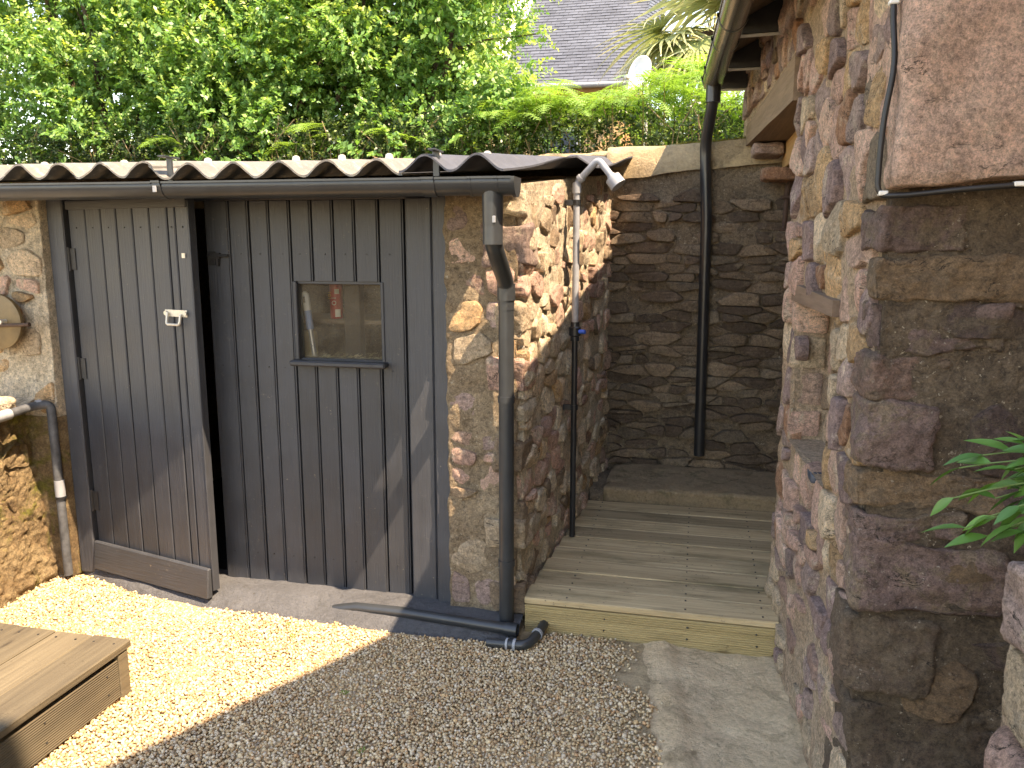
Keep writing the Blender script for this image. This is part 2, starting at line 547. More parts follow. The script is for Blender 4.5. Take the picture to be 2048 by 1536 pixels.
def board(name, x0, x1, y0, y1, z0, z1, mat, parent, axis=0, ch=.004, warp=.0015):
    """a sawn board with eased edges, slightly bowed along its length"""
    lo = [x0, y0, z0]; hi = [x1, y1, z1]
    n = max(6, int((hi[axis] - lo[axis]) / .08))
    a, b = [(1, 2), (0, 2), (0, 1)][axis]
    A0, A1, B0, B1 = lo[a], hi[a], lo[b], hi[b]
    c = min(ch, (A1 - A0) * .3, (B1 - B0) * .3)
    prof = [(A0 + c, B0), (A1 - c, B0), (A1, B0 + c), (A1, B1 - c), (A1 - c, B1), (A0 + c, B1), (A0, B1 - c), (A0, B0 + c)]
    ph = random.uniform(0, 9); V = []; F = []
    for i in range(n + 1):
        t = lo[axis] + (hi[axis] - lo[axis]) * i / n
        da = warp * math.sin(t * 3 + ph) + warp * .5 * math.sin(t * 11 + ph * 2); db = warp * math.sin(t * 2.3 + ph * 1.7)
        for (pa, pb) in prof:
            v = [0, 0, 0]; v[axis] = t; v[a] = pa + da; v[b] = pb + db
            V.append(v)
    k = len(prof)
    for i in range(n):
        for j in range(k):
            F.append((i * k + j, i * k + (j + 1) % k, (i + 1) * k + (j + 1) % k, (i + 1) * k + j))
    F.append(tuple(range(k))[::-1]); F.append(tuple(n * k + j for j in range(k)))
    return obj(name, V, F, mat, parent)

# ---- masonry: a wall face is a local frame (u along, v up, w out of the wall)
class Face:
    def __init__(s, O, u, w):
        s.O = Vector(O); s.u = Vector(u).normalized(); s.w = Vector(w).normalized(); s.v = Vector((0, 0, 1))
    def p(s, u, v, w=0): return s.O + s.u * u + s.v * v + s.w * w

def clip(poly, px, py, nx, ny):
    out = []
    for i in range(len(poly)):
        a = poly[i]; b = poly[(i + 1) % len(poly)]
        da = (a[0] - px) * nx + (a[1] - py) * ny; db = (b[0] - px) * nx + (b[1] - py) * ny
        if da <= 0: out.append(a)
        if (da <= 0) != (db <= 0):
            t = da / (da - db); out.append((a[0] + (b[0] - a[0]) * t, a[1] + (b[1] - a[1]) * t))
    return out

def cells(u0, u1, v0, v1, h, w, jit, seed, flat=1.0, split=.28):
    """irregular coursed-rubble cells: Voronoi of jittered courses"""
    rd = random.Random(seed); pts = []
    v = v0; row = 0
    while v < v1:
        hh = rd.uniform(*h); u = u0 - rd.uniform(0, w[1]); 
        while u < u1:
            ww = rd.uniform(*w)
            pts.append((u + ww / 2, v + hh / 2 + rd.uniform(-jit, jit) * hh))
            u += ww
        v += hh; row += 1
    asp = (sum(w) / 2) / (sum(h) / 2) * flat
    res = []
    rad = max(w) * 1.8 + max(h) * 1.2
    for i, a in enumerate(pts):
        if not (u0 - .02 < a[0] < u1 + .02 and v0 < a[1] < v1): continue
        poly = [(u0, v0), (u1, v0), (u1, v1), (u0, v1)]
        for j, b in enumerate(pts):
            if i == j or abs(a[0] - b[0]) > rad or abs(a[1] - b[1]) > rad: continue
            # anisotropic bisector
            nx, ny = (b[0] - a[0]), (b[1] - a[1]) * asp * asp
            mx, my = (a[0] + b[0]) / 2, (a[1] + b[1]) / 2
            poly = clip(poly, mx, my, nx, ny)
            if len(poly) < 3: break
        if len(poly) < 3: continue
        if rd.random() < split:
            cx = sum(p[0] for p in poly) / len(poly); cy = sum(p[1] for p in poly) / len(poly)
            an = rd.choice([rd.uniform(-.25, .25), rd.uniform(1.3, 1.85)]); nx, ny = -math.sin(an), math.cos(an)
            cx += rd.uniform(-.02, .02); cy += rd.uniform(-.012, .012)
            for q in (clip(poly, cx, cy, nx, ny), clip(poly, cx, cy, -nx, -ny)):
                if len(q) >= 3: res.append(q)
        else: res.append(poly)
    return res

def chaikin(p, k=.25):
    o = []
    for i in range(len(p)):
        a = p[i]; b = p[(i + 1) % len(p)]
        o.append((a[0] * (1 - k) + b[0] * k, a[1] * (1 - k) + b[1] * k)); o.append((a[0] * k + b[0] * (1 - k), a[1] * k + b[1] * (1 - k)))
    return o

def resample(p, n):
    P = np.array(p + [p[0]]); d = np.r_[0, np.cumsum(np.hypot(*(np.diff(P, axis=0).T)))]
    t = np.linspace(0, d[-1], n, endpoint=False)
    return np.c_[np.interp(t, d, P[:, 0]), np.interp(t, d, P[:, 1])]

def stone(face, poly, joint, prot, mat, parent, rd, rough=1.0, name='stone', embed=.035):
    P = np.array(poly); c = P.mean(0)
    area = .5 * abs(np.dot(P[:, 0], np.roll(P[:, 1], 1)) - np.dot(P[:, 1], np.roll(P[:, 0], 1)))
    if area < .0006: return None
    size = math.sqrt(area)
    s = max(.6, 1 - joint / (size * 1.05))
    P = c + (P - c) * s
    poly = chaikin([tuple(x) for x in P], .10 + .12 * rd.random())
    n = 22 if size < .07 else (32 if size < .14 else 40)
    Q = resample(poly, n)
    sd = Vector((rd.uniform(0, 90), rd.uniform(0, 90), rd.uniform(0, 90)))
    for i in range(n):
        d = Q[i] - c
        q = Vector((Q[i][0], Q[i][1], 0)) * 14 + sd
        k = 1 + .10 * mn.noise(q) * rough + .06 * mn.noise(q * 3) * rough + .03 * mn.noise(q * 7) * rough
        Q[i] = c + d * k
    rings = [(1.03, -embed), (1.0, prot - .011), (.975, prot - .0035), (.93, prot - .0005), (.82, prot), (.68, prot), (.53, prot), (.37, prot), (.2, prot)]
    planes = []
    for _ in range(rd.randint(3, 6)):      # broken faces: the stone is cut by a few tilted planes
        an = rd.uniform(0, 6.283); sl_ = rd.uniform(.05, .42) * rough * .8
        off_ = rd.uniform(-.15, .45) * size
        planes.append((math.cos(an) * sl_, math.sin(an) * sl_, -off_ * sl_))
    V = []; F = []
    amp = (.003 + .016 * size) * rough * .6
    def hgt(x, y):
        dx, dy = x - c[0], y - c[1]
        cutd = max(0.0, max(a_ * dx + b_ * dy + k_ for a_, b_, k_ in planes))
        q = Vector((x, y, 0))
        return -min(cutd, .5 * size) * .75 + (mn.fractal(q * 11 + sd, .8, 2.1, 6) + .9 * (mn.turbulence(q * 30 + sd, 3, True) - .5)) * amp
    for ri, (f, w) in enumerate(rings):
        for i in range(n):
            x, y = c + (Q[i] - c) * f
            ww = w
            if ri >= 1: ww += hgt(x, y)
            V.append(face.p(x, y, ww))
    V.append(face.p(c[0], c[1], prot + hgt(c[0], c[1])))
    for r_ in range(len(rings) - 1):
        for i in range(n):
            j = (i + 1) % n
            F.append((r_ * n + i, r_ * n + j, (r_ + 1) * n + j, (r_ + 1) * n + i))
    L = (len(rings) - 1) * n
    for i in range(n): F.append((L + i, L + (i + 1) % n, len(V) - 1))
    if face.u.cross(face.v).dot(face.w) < 0: F = [f[::-1] for f in F]
    o = obj(name, V, F, mat, parent, smooth=True); autosmooth(o, 24)
    return o

def sheet(face, u0, u1, v0, top, mat, parent, thick=.25, res=.016, amp=.008, name='wall', hole=None, bulge=None, seed=0, roughends=.0):
    """the mortar body of a wall: rough front, closed sides and back; top = number or function of u"""
    nu = max(2, int((u1 - u0) / res)); tf = top if callable(top) else (lambda u: top)
    vmax = max(tf(u0 + (u1 - u0) * i / 20) for i in range(21)); nv = max(2, int((vmax - v0) / res))
    V = []; F = []
    for i in range(nu + 1):
        u = u0 + (u1 - u0) * i / nu
        for j in range(nv + 1):
            v = v0 + (tf(u) - v0) * j / nv
            q = face.p(u, v)
            w = fbm(q + Vector((seed, 0, 0)), 7, 5) * amp + fbm(q, 2.2, 2) * amp * .6 + (mn.turbulence(q * 24, 4, True) - .6) * amp * .55
            if bulge: w += bulge(u, v)
            ru = mn.noise(q * 16) * roughends * (1 if i in (0, nu) else 0)
            V.append(face.p(u + ru, v, w))
    k = nv + 1
    for i in range(nu):
        for j in range(nv):
            if hole:
                uc = u0 + (u1 - u0) * (i + .5) / nu; vc = v0 + (tf(uc) - v0) * (j + .5) / nv
                if hole[0] < uc < hole[1] and hole[2] < vc < hole[3]: continue
            F.append((i * k + j, (i + 1) * k + j, (i + 1) * k + j + 1, i * k + j + 1))
    b = len(V)
    bor = [i * k for i in range(nu + 1)] + [nu * k + j for j in range(1, nv + 1)] + [i * k + nv for i in range(nu - 1, -1, -1)] + [j for j in range(nv - 1, 0, -1)]
    for i in bor:
        V.append(Vector(V[i]) - face.w * thick)
    m = len(bor)
    for i in range(m):
        j = (i + 1) % m
        F.append((bor[j], bor[i], b + i, b + j))
    F.append(tuple(b + i for i in range(m))[::-1])
    if face.u.cross(face.v).dot(face.w) < 0: F = [f[::-1] for f in F]
    return obj(name, V, F, mat, parent, smooth=True)

def masonry(face, u0, u1, v0, v1, h, w, pal, parent, seed, joint=.018, prot=(.004, .022), jit=.25, skip=.06, rough=1.0, ok=None, limit=300, bulge=None):
    rd = random.Random(seed); k = 0
    keys = [a for a, n in pal for _ in range(n)]
    for poly in cells(u0, u1, v0, v1, h, w, jit, seed):
        cx = sum(p[0] for p in poly) / len(poly); cy = sum(p[1] for p in poly) / len(poly)
        if rd.random() < skip: continue
        if ok and not ok(cx, cy, poly): continue
        if k >= limit: break
        b = bulge(cx, cy) if bulge else 0
        if stone(face, poly, joint * rd.uniform(.6, 1.5), rd.uniform(*prot) + b, ST[rd.choice(keys)], parent, rd, rough): k += 1

def rough_block(name, lo, hi, mat, parent, amp=.008, rnd=.012, seed=0, sub=9, fr=9, fn=None, warp=0.0):
    """a dressed block with worn arrises and a broken surface"""
    bm = bmesh.new(); bmesh.ops.create_cube(bm, size=2)
    bmesh.ops.subdivide_edges(bm, edges=list(bm.edges), cuts=sub, use_grid_fill=True)
    lo = Vector(lo); hi = Vector(hi); c = (lo + hi) / 2; hs = (hi - lo) / 2
    sd = Vector((seed * 3.1, seed * 1.7, seed))
    for v in bm.verts:
        p = Vector((v.co.x * hs.x, v.co.y * hs.y, v.co.z * hs.z))
        inner = Vector([max(-h + min(rnd, h * .6), min(h - min(rnd, h * .6), q)) for q, h in zip(p, hs)])
        d = p - inner
        if d.length > 1e-6:
            rr = min(rnd, min(hs) * .6)
            p = inner + d.normalized() * min(d.length, rr) if d.length > rr else p
        q = c + p
        n = v.normal if v.normal.length else p.normalized()
        q = q + n * (mn.fractal(q * fr + sd, 1.0, 2.1, 5) * amp + mn.fractal(q * 2.5 + sd, 1, 2, 2) * amp * .9)
        if warp: q = q + (mn.noise_vector(q * 5 + sd) + .5 * mn.noise_vector(q * 13 + sd)) * warp
        q = q + n * (mn.turbulence(q * 34 + sd, 3, True) - .5) * amp * .45
        if fn: q = fn(q)
        v.co = q
    me = bpy.data.meshes.new(name); bm.to_mesh(me); bm.free()
    me.polygons.foreach_set('use_smooth', [True] * len(me.polygons))
    me.materials.append(mat)
    return link(bpy.data.objects.new(name, me), parent)

# ================================================================== SETTING
def grid_struct(name, x0, x1, y0, y1, res, hf, mat):
    nx = max(1, int(round((x1 - x0) / res))); ny = max(1, int(round((y1 - y0) / res)))
    V = []; F = []
    for i in range(nx + 1):
        for j in range(ny + 1):
            x = x0 + (x1 - x0) * i / nx; y = y0 + (y1 - y0) * j / ny
            V.append((x, y, hf(x, y)))
    for i in range(nx):
        for j in range(ny):
            F.append((i * (ny + 1) + j, (i + 1) * (ny + 1) + j, (i + 1) * (ny + 1) + j + 1, i * (ny + 1) + j + 1))
    o = obj(name, V, F, mat, smooth=True)
    o['kind'] = 'structure'
    return o

grid_struct('ground', -40, 40, -40, 4.9, 2.0, lambda x, y: -.03, M['soil'])
grid_struct('upper_ground', -150, 150, 4.86, 400, 12.0, lambda x, y: 1.93, M['soil'])

def y_thr(x):            # front edge of the painted threshold
    return np.interp(x, [-2.7, -2.35, -1.96, -1.5, -1.06, -.62], [2.99, 2.86, 2.79, 2.77, 2.76, 2.76]) + .012 * mn.noise(Vector((x * 9, 3, 0)))

def x_ridge(y): return -.049 + (2.851 - y) * .117

def h_path(x, y):
    s = x - x_ridge(y) + .012 * mn.noise(Vector((y * 5, 1, 0)))
    z = np.interp(s, [-.5, -.13, -.085, -.06, -.012, .03, .13, .45], [-.026, -.014, -.006, .006, .010, -.004, -.014, -.006])
    return float(z) + .007 * fbm((x, y, 0), 9, 5)
grid_struct('concrete_path', -.42, .5, .2, 3.1, .014, h_path, M['concrete'])

# the painted concrete threshold in front of the shed doors
def make_threshold():
    V = []; F = []; n = 150; k = 14
    for i in range(n + 1):
        x = -2.72 + 2.1 * i / n
        yt = float(y_thr(x))
        for j in range(k + 1):
            t = j / k
            y = yt - .01 + (3.06 - yt) * t
            z = -.028 + .075 * min(1, t * 2.2) ** .6 + .006 * fbm((x, y, 0), 11, 4)
            V.append((x, y, z))
    for i in range(n):
        for j in range(k):
            F.append((i * (k + 1) + j, (i + 1) * (k + 1) + j, (i + 1) * (k + 1) + j + 1, i * (k + 1) + j + 1))
    o = obj('concrete_threshold', V, F, M['threshold'], smooth=True); o['kind'] = 'structure'
make_threshold()

# gravel: every pebble its own little stone
def make_gravel():
    ico = bmesh.new(); bmesh.ops.create_icosphere(ico, subdivisions=1, radius=1)
    bv = np.array([v.co[:] for v in ico.verts]); bf = np.array([[v.index for v in f.verts] for f in ico.faces]); ico.free()
    sp = .0100
    gx, gy = np.meshgrid(np.arange(-2.86, .06, sp), np.arange(1.5, 3.0, sp), indexing='ij')
    P = np.c_[gx.ravel(), gy.ravel()] + rng.uniform(-.5, .5, (gx.size, 2)) * sp
    xr = -.13 - .12 * np.clip((P[:, 1] - 2.55) / .25, 0, 1) + .05 * np.sin(P[:, 1] * 9) + rng.normal(0, .04, len(P)) + .05 * np.sin(P[:, 1] * 23 + 1)
    yt = np.array([float(np.interp(x, [-2.9, -2.7, -2.35, -1.96, -1.5, -1.06, -.62, -.5, -.1], [2.99, 2.96, 2.85, 2.79, 2.77, 2.76, 2.755, 2.88, 2.88])) for x in P[:, 0]]) + rng.normal(0, .01, len(P))
    xl = -2.77 + rng.normal(0, .015, len(P))
    ok = (P[:, 0] < xr) & (P[:, 1] < yt) & (P[:, 0] > xl) & ~((P[:, 0] < -1.93) & (P[:, 1] < 2.10))
    P = P[ok]; n = len(P)
    layer = rng.random(n)
    bumps = np.array([mn.fractal(Vector((x * 2.2, y * 2.2, 0)), 1, 2, 3) for x, y in P]) * .006
    s = rng.uniform(.0043, .0072, n) * (1 + .45 * (rng.random(n) < .06))
    z = bumps + layer * .005 - .006
    sc = np.c_[s * rng.uniform(.85, 1.3, n), s * rng.uniform(.8, 1.1, n), s * rng.uniform(.55, .9, n)]
    # random rotation matrices
    q = rng.normal(size=(n, 4)); q[:, 1:3] *= .45; q /= np.linalg.norm(q, axis=1)[:, None]
    w, x, y, zz = q.T
    Rm = np.stack([np.stack([1 - 2 * (y * y + zz * zz), 2 * (x * y - zz * w), 2 * (x * zz + y * w)], -1),
                   np.stack([2 * (x * y + zz * w), 1 - 2 * (x * x + zz * zz), 2 * (y * zz - x * w)], -1),
                   np.stack([2 * (x * zz - y * w), 2 * (y * zz + x * w), 1 - 2 * (x * x + y * y)], -1)], 1)
    lump = 1 + .16 * rng.normal(size=(n, len(bv), 1)) 
    loc = bv[None] * sc[:, None, :] * np.clip(lump, .65, 1.4)
    V = np.einsum('nij,nkj->nki', Rm, loc) + np.c_[P, z][:, None, :]
    F = bf[None] + (np.arange(n) * len(bv))[:, None, None]
    pal = np.array([rgb(c)[:3] for c in ('#d4bf98', '#c6aa80', '#e0d0b0', '#ba9b74', '#a58a6a', '#d6c8ae', '#c4b398', '#a0917f', '#cfa67a', '#e8dcc4')])
    pr = np.array([.24, .20, .14, .13, .06, .09, .07, .02, .03, .02])
    c = pal[rng.choice(len(pal), n, p=pr / pr.sum())] * rng.uniform(.72, .94, (n, 1)) * np.array([1.02, .95, .90])
    C = np.repeat(np.c_[c, np.ones(n)][:, None, :], len(bv), 1)
    o = np_obj('gravel', V.reshape(-1, 3), F.reshape(-1, 3), M['pebble'], None, True, C.reshape(-1, 4))
    tag(o, 'cream and tan pea gravel spread over the courtyard floor', 'gravel', kind='stuff')
make_gravel()
o = grid_struct('gravel_bed', -2.9, .02, .2, 3.0, .04, lambda x, y: -.009 + .004 * fbm((x, y, 0), 3, 2), M['concrete_warm'])

for wi, (wx, wy) in enumerate(((-1.52, 2.70), (-1.46, 2.62), (-1.10, 2.30), (-.92, 2.02), (-.66, 1.98), (-2.2, 2.55))):
    w_ = thing('gravel_weed', 'tiny green weed sprouting through the gravel', 'weed', group='tiny weeds in the gravel')
    for k in range(7):
        a_ = k * .9 + wi; r_ = .010 + .004 * (k % 3); c_ = (wx + .006 * math.cos(a_), wy + .006 * math.sin(a_), .004)
        t_ = (wx + r_ * math.cos(a_), wy + r_ * math.sin(a_), .012 + .003 * (k % 2)); p_ = (-.0035 * math.sin(a_), .0035 * math.cos(a_))
        m_ = ((c_[0] + t_[0]) / 2, (c_[1] + t_[1]) / 2, .013)
        obj('leaf', [c_, (m_[0] + p_[0], m_[1] + p_[1], m_[2]), t_, (m_[0] - p_[0], m_[1] - p_[1], m_[2])], [(0, 1, 2, 3)], M['fern'], w_, False, [C(96, 130, 52)] * 4)

# ================================================================== SHED
shed = thing('stone_shed', 'low stone shed with dark grey plank doors and corrugated roof', 'shed')
F_left = Face((-4.2, 2.93, 0), (1, 0, 0), (0, -1, 0))
F_pill = Face((-.925, 2.93, 0), (1, 0, 0), (0, -1, 0))
F_side = Face((-.632, 2.93, 0), (.077, 1, 0), (1, -.077, 0))
side_top = lambda u: 1.70 + .09 * u

sheet(F_left, 1.25, 1.502, 0, .74, M['mossy'], shed, .3, .010, .012, 'wall_foot', bulge=lambda u, v: .006)
w1 = sheet(F_left, 0, 1.50, .70, 1.70, MO['pale'], shed, .3, .010, .008, 'front_wall')
masonry(F_left, .3, 1.50, .74, 1.68, (.09, .16), (.12, .24), [('tan', 3), ('ochre', 4), ('pink', 3), ('rose', 1), ('cream', 1)], w1, 11, .020, (.002, .024), .2, .12, 1.2)
w2 = sheet(F_pill, 0, .272, 0, 1.68, MO['pillar'], shed, .27, .007, .009, 'pillar', roughends=.012)
masonry(F_pill, .0, .275, .05, 1.68, (.10, .17), (.12, .22), [('pink', 2), ('mauve', 3), ('tan', 3), ('rose', 2), ('ochre', 2), ('brown', 2)], w2, 24, .016, (-.002, .016), .22, .22, 1.3)
for i, (z0, z1, k, lx, ly) in enumerate([(1.585, 1.675, 'cream', .12, .16), (1.40, 1.56, 'mauve', .15, .22), (1.16, 1.27, 'tan', .10, .15), (.93, 1.06, 'rose', .13, .2), (.62, .74, 'brown', .11, .17), (.30, .43, 'tan', .14, .2), (.06, .17, 'brown', .12, .16)]):
    rough_block('stone', (-.632 - lx, 2.916, z0), (-.618 + .004 * (i % 2), 2.93 + ly, z1), ST[k], w2, .010, .014, 90 + i, 14, 10, None, .014)
w3 = sheet(F_side, .025, 1.86, 0, side_top, MO['pale'], shed, .28, .0085, .011, 'side_wall', roughends=.008, bulge=lambda u, v: -.004)
masonry(F_side, -.005, 1.8, .02, 1.84, (.07, .13), (.09, .22), [('tan', 4), ('cream', 4), ('pink', 3), ('rose', 1), ('ochre', 1), ('brown', 1)], w3, 5, .012, (.002, .024), .3, .12, 1.6,
        ok=lambda u, v, p: max(q[1] for q in p) < side_top(u) + .0)

# roof of corrugated fibre cement
PITCH = .18; X0 = -.727
def zroof(y): return 1.742 + .088 * (y - 2.68)
def cut(y): return float(np.interp(y, [2.6, 3.48, 3.66, 5.0], [-.641, -.576, -.468, -.35]))
def corr(x): return .0265 * math.cos(2 * math.pi * (x - X0) / PITCH)
def roof_sheet(xa, xb, y0, y1, mat, lift=0.0, right_cut=False, seed=0):
    n = int((xb - xa) / PITCH * 18); k = 26; th = .0075
    V = []; F = []
    for s in (0, 1):
        for j in range(k + 1):
            yb = y0 + (y1 - y0) * j / k
            for i in range(n + 1):
                y = yb
                xe = cut(y) if right_cut else xb
                x = xa + (xe - xa) * i / n
                if j == 0: y += .010 * fbm((x * 6, seed, 0), 3, 4) + (.03 * max(0, mn.noise(Vector((x * 4.1, seed, 5))) - .35))
                z = zroof(y) + corr(x) + lift + (th if s else 0) + .0015 * mn.noise(Vector((x * 3, y * 3, 1)))
                V.append((x, y, z))
    b = (k + 1) * (n + 1); W = n + 1
    for j in range(k):
        for i in range(n):
            a = j * W + i
            F.append((a + W, a + W + 1, a + 1, a)); F.append((b + a, b + a + 1, b + a + W + 1, b + a + W))
    for i in range(n): F.append((i, i + 1, b + i + 1, b + i)); a = k * W + i; F.append((a + 1, a, b + a, b + a + 1))
    for j in range(k): a = j * W; F.append((a + W, a, b + a, b + a + W)); a = j * W + n; F.append((a, a + W, b + a + W, b + a))
    o = obj('roof_sheet', V, F, mat, shed, True); autosmooth(o, 50)
    return o
roof_sheet(-4.30, -2.92, 2.67, 5.0, M['sheet_old'], 0, seed=1)
roof_sheet(-2.93, -1.95, 2.665, 5.0, M['sheet_old'], .009, seed=2)
roof_sheet(-1.97, -.99, 2.67, 5.0, M['sheet_old'], 0, seed=3)
roof_sheet(-1.00, -.635, 2.66, 5.0, M['sheet_new'], .009, True, seed=4)
for k in range(-15, 1):
    if k % 2 == 0 or k > -4:
        x = X0 + PITCH * k
        MB().tube([(x, 2.80, zroof(2.8) + .030), (x, 2.80, zroof(2.8) + .046), (x, 2.80, zroof(2.8) + .050)], [.016, .013, .005], 8).obj('roof_bolt', M['galv'], shed, True)
rf = MB(); rf.box(-4.25, -.66, 2.74, 2.80, 1.655, 1.712, .004); rf.obj('eaves_plate', M['paint_head'], shed)
MB().box(-4.2, -.64, 3.9, 3.98, 1.66, 1.80).obj('purlin', M['oldwood'], shed)

# gutter
def gutter_profile(r=.045, t=.004, n=12):
    out = [(-r, .008)] + [(-r * math.cos(a), -r * math.sin(a)) for a in [math.pi * i / n for i in range(n + 1)]] + [(r, .008)]
    rr = r - t
    inn = [(rr, .008)] + [(rr * math.cos(a), -rr * math.sin(a)) for a in [math.pi * i / n for i in range(n + 1)]] + [(-rr, .008)]
    lip = [(-r - .004, .006), (-r - .004, .013), (-r + .004, .013)]
    return lip + [] + out[1:] + inn
def extrude_profile(prof, a, b, seg, tilt=0, sag=0):
    """profile (d, h): d across (positive away), h up; a->b along"""
    a = Vector(a); b = Vector(b); t = (b - a).normalized(); up = Vector((0, 0, 1)); ac = up.cross(t).normalized()
    V = []; F = []; k = len(prof)
    for i in range(seg + 1):
        p = a.lerp(b, i / seg); p = p + up * (-sag * math.sin(math.pi * i / seg))
        for d, h in prof: V.append(p + ac * d + up * h)
    for i in range(seg):
        for j in range(k): F.append((i * k + j, i * k + (j + 1) % k, (i + 1) * k + (j + 1) % k, (i + 1) * k + j))
    F.append(tuple(range(k))[::-1]); F.append(tuple(seg * k + j for j in range(k)))
    return V, F
GY = 2.655
gp = gutter_profile()
gz = lambda x: 1.702 - .004 * (x + 3.6)
V, Fc = extrude_profile(gp, (-4.3, GY, gz(-4.3)), (-.60, GY, gz(-.6)), 24, sag=.003)
gut = obj('gutter', V, Fc, M['pvc_dark'], shed, True); autosmooth(gut, 50)
gb = gutter_profile(.0495, .0045)
for xa, xb, mat in ((-1.915, -1.880, M['pvc_dark']), (-.905, -.860, M['pvc_dark']), (-.745, -.735, M['pvc_dark']), (-.655, -.645, M['pvc_dark'])):
    V, Fc = extrude_profile(gb, (xa, GY, gz(xa)), (xb, GY, gz(xb)), 1)
    c = obj('gutter_clip', V, Fc, mat, gut, True); autosmooth(c, 50)
V, Fc = extrude_profile(gutter_profile(.048, .004), (-.745, GY, gz(-.745)), (-.60, GY, gz(-.6)), 2)
c = obj('outlet_piece', V, Fc, M['pvc_dark'], gut, True); autosmooth(c, 50)
cap = MB(); pr = [(-.053 * math.cos(a), -.053 * math.sin(a)) for a in [math.pi * i / 12 for i in range(13)]] + [(.053, .012), (-.053, .012)]
V, Fc = extrude_profile(pr, (-.600, GY, gz(-.6)), (-.588, GY, gz(-.588)), 1); cap.add(V, Fc); c = cap.obj('end_cap', M['pvc_dark'], gut, True)
for x in (-1.905, -.882):
    b = MB(); b.box(x - .012, x + .012, GY + .048, GY + .056, 1.712, 1.80, .002); b.box(x - .012, x + .012, GY + .0, GY + .10, 1.795, 1.801, .001)
    b.obj('roof_bracket', M['pvc_dark'], gut)
MB().box(-1.908, -1.894, GY - .054, GY - .048, 1.668, 1.690, .001).obj('label_sticker', M['pvc_grey'], gut)

# downpipe
dp_pts = [(-.672, GY, 1.665), (-.672, GY, 1.49), (-.676, 2.865, 1.355), (-.676, 2.865, .045)]
dp = MB().tube(pipe_path([(-.672, GY, 1.55), (-.672, GY, 1.49), (-.676, 2.865, 1.345), (-.676, 2.865, 1.25)], .035), .030, 18).obj('downpipe', M['pvc_dark'], shed, True)
MB().tube([(-.676, 2.865, 1.30), (-.676, 2.865, .045)], .0285, 18).obj('straight_length', M['pvc_dark'], dp, True)
MB().tube([(-.672, GY, 1.67), (-.672, GY, 1.56), (-.672, GY, 1.545)], [.036, .034, .0335], 18).obj('outlet_spout', M['pvc_dark'], dp, True)
MB().tube([(-.676, 2.865, 1.285), (-.676, 2.865, 1.345)], .0335, 18).obj('pipe_socket', M['pvc_dark'], dp, True)
MB().tube([(-.672, GY, 1.485), (-.672, GY, 1.55)], .0335, 18).obj('pipe_socket', M['pvc_dark'], dp, True)
for z in (.92, .28):
    MB().tube([(-.676, 2.865, z - .012), (-.676, 2.865, z + .012)], .032, 18).obj('pipe_clip', M['pvc_dark'], dp, True)
MB().box(-.666, -.655, GY - .0338, GY - .028, 1.556, 1.578, .001).obj('label_sticker', M['pvc_grey'], dp)

# ---- door frame
fr = MB()
fr.box(-2.695, -2.615, 2.965, 3.05, .01, 1.70, .005)
fr.obj('door_jamb', M['paint'], shed)
fr = MB(); fr.box(-1.098, -.992, 2.972, 3.045, .03, 1.66, .006); fr.obj('door_jamb', M['paint'], shed)
fr = MB(); fr.box(-.986, -.905, 2.957, 3.05, .02, 1.67, .006); fr.obj('door_jamb', M['paint'], shed)
fr = MB(); fr.box(-2.61, -.99, 2.985, 3.05, 1.655, 1.705, .004); fr.obj('door_head', M['paint_head'], shed)

# ---- right door (closed) with a small window
rdoor = bpy.data.objects.new('door', None); link(rdoor, shed)
for bx_ in ((-1.96, -1.11, .10, .22), (-1.96, -1.11, 1.44, 1.56), (-1.60, -1.17, .97, 1.015), (-1.60, -1.17, 1.345, 1.40)):
    m = MB(); m.box(bx_[0], bx_[1], 3.030, 3.055, bx_[2], bx_[3], .003); m.obj('rail', M['paint_head'], rdoor)
rdoor['label'] = 'closed plank door with a small window'
lines = [-1.968, -1.857, -1.768, -1.679, -1.587, -1.496, -1.404, -1.313, -1.213, -1.110]
def plank(x0, x1, z0, z1, door, y=2.995, th=.034):
    b = MB(); d = random.uniform(-.0025, .0025)
    # tongue-and-groove board with a bead along its right edge
    g = .0035
    b.box(x0 + g, x1 - g - .0065, y + d, y + th, z0, z1, .002)
    b.box(x1 - g - .006, x1 - g, y + d + .003, y + th, z0, z1, .0015)
    return b.obj('plank', M['paint'], door)
zb = lambda x: .035 + .006 * math.sin(x * 17)
for a, b in zip(lines[:-1], lines[1:]):
    if -1.60 < (a + b) / 2 < -1.20:
        plank(a, b, zb(a), 1.005, rdoor); plank(a, b, 1.337, 1.655, rdoor)
    else: plank(a, b, zb(a), 1.655, rdoor)
wf = MB(); wf.box(-1.587, -1.570, 2.988, 3.04, 1.02, 1.338, .003); wf.box(-1.213, -1.199, 2.990, 3.04, 1.02, 1.338, .003)
wf.box(-1.570, -1.213, 3.000, 3.04, 1.326, 1.340, .003); wf.box(-1.570, -1.213, 3.000, 3.04, 1.012, 1.026, .003)
wf = wf.obj('window_frame', M['paint'], rdoor)
gl = obj('window_pane', [(-1.570, 3.018, 1.026), (-1.213, 3.018, 1.026), (-1.213, 3.018, 1.326), (-1.570, 3.018, 1.326)], [(0, 1, 2, 3)], M['glass'], rdoor)
sill = MB(); sill.box(-1.597, -1.187, 2.948, 3.0, 1.000, 1.022, .006); sill.obj('window_sill', M['paint'], rdoor)
hi = MB(); hi.box(-1.955, -1.925, 2.985, 2.993, 1.40, 1.455, .001); hi.tube([(-1.955, 2.982, 1.437), (-1.862, 2.982, 1.437)], .006, 8); hi.box(-1.94, -1.90, 2.978, 2.99, 1.425, 1.448, .001); hi.box(-1.915, -1.905, 2.975, 2.99, 1.395, 1.43, .001)
hi.obj('bolt', M['iron'], rdoor)
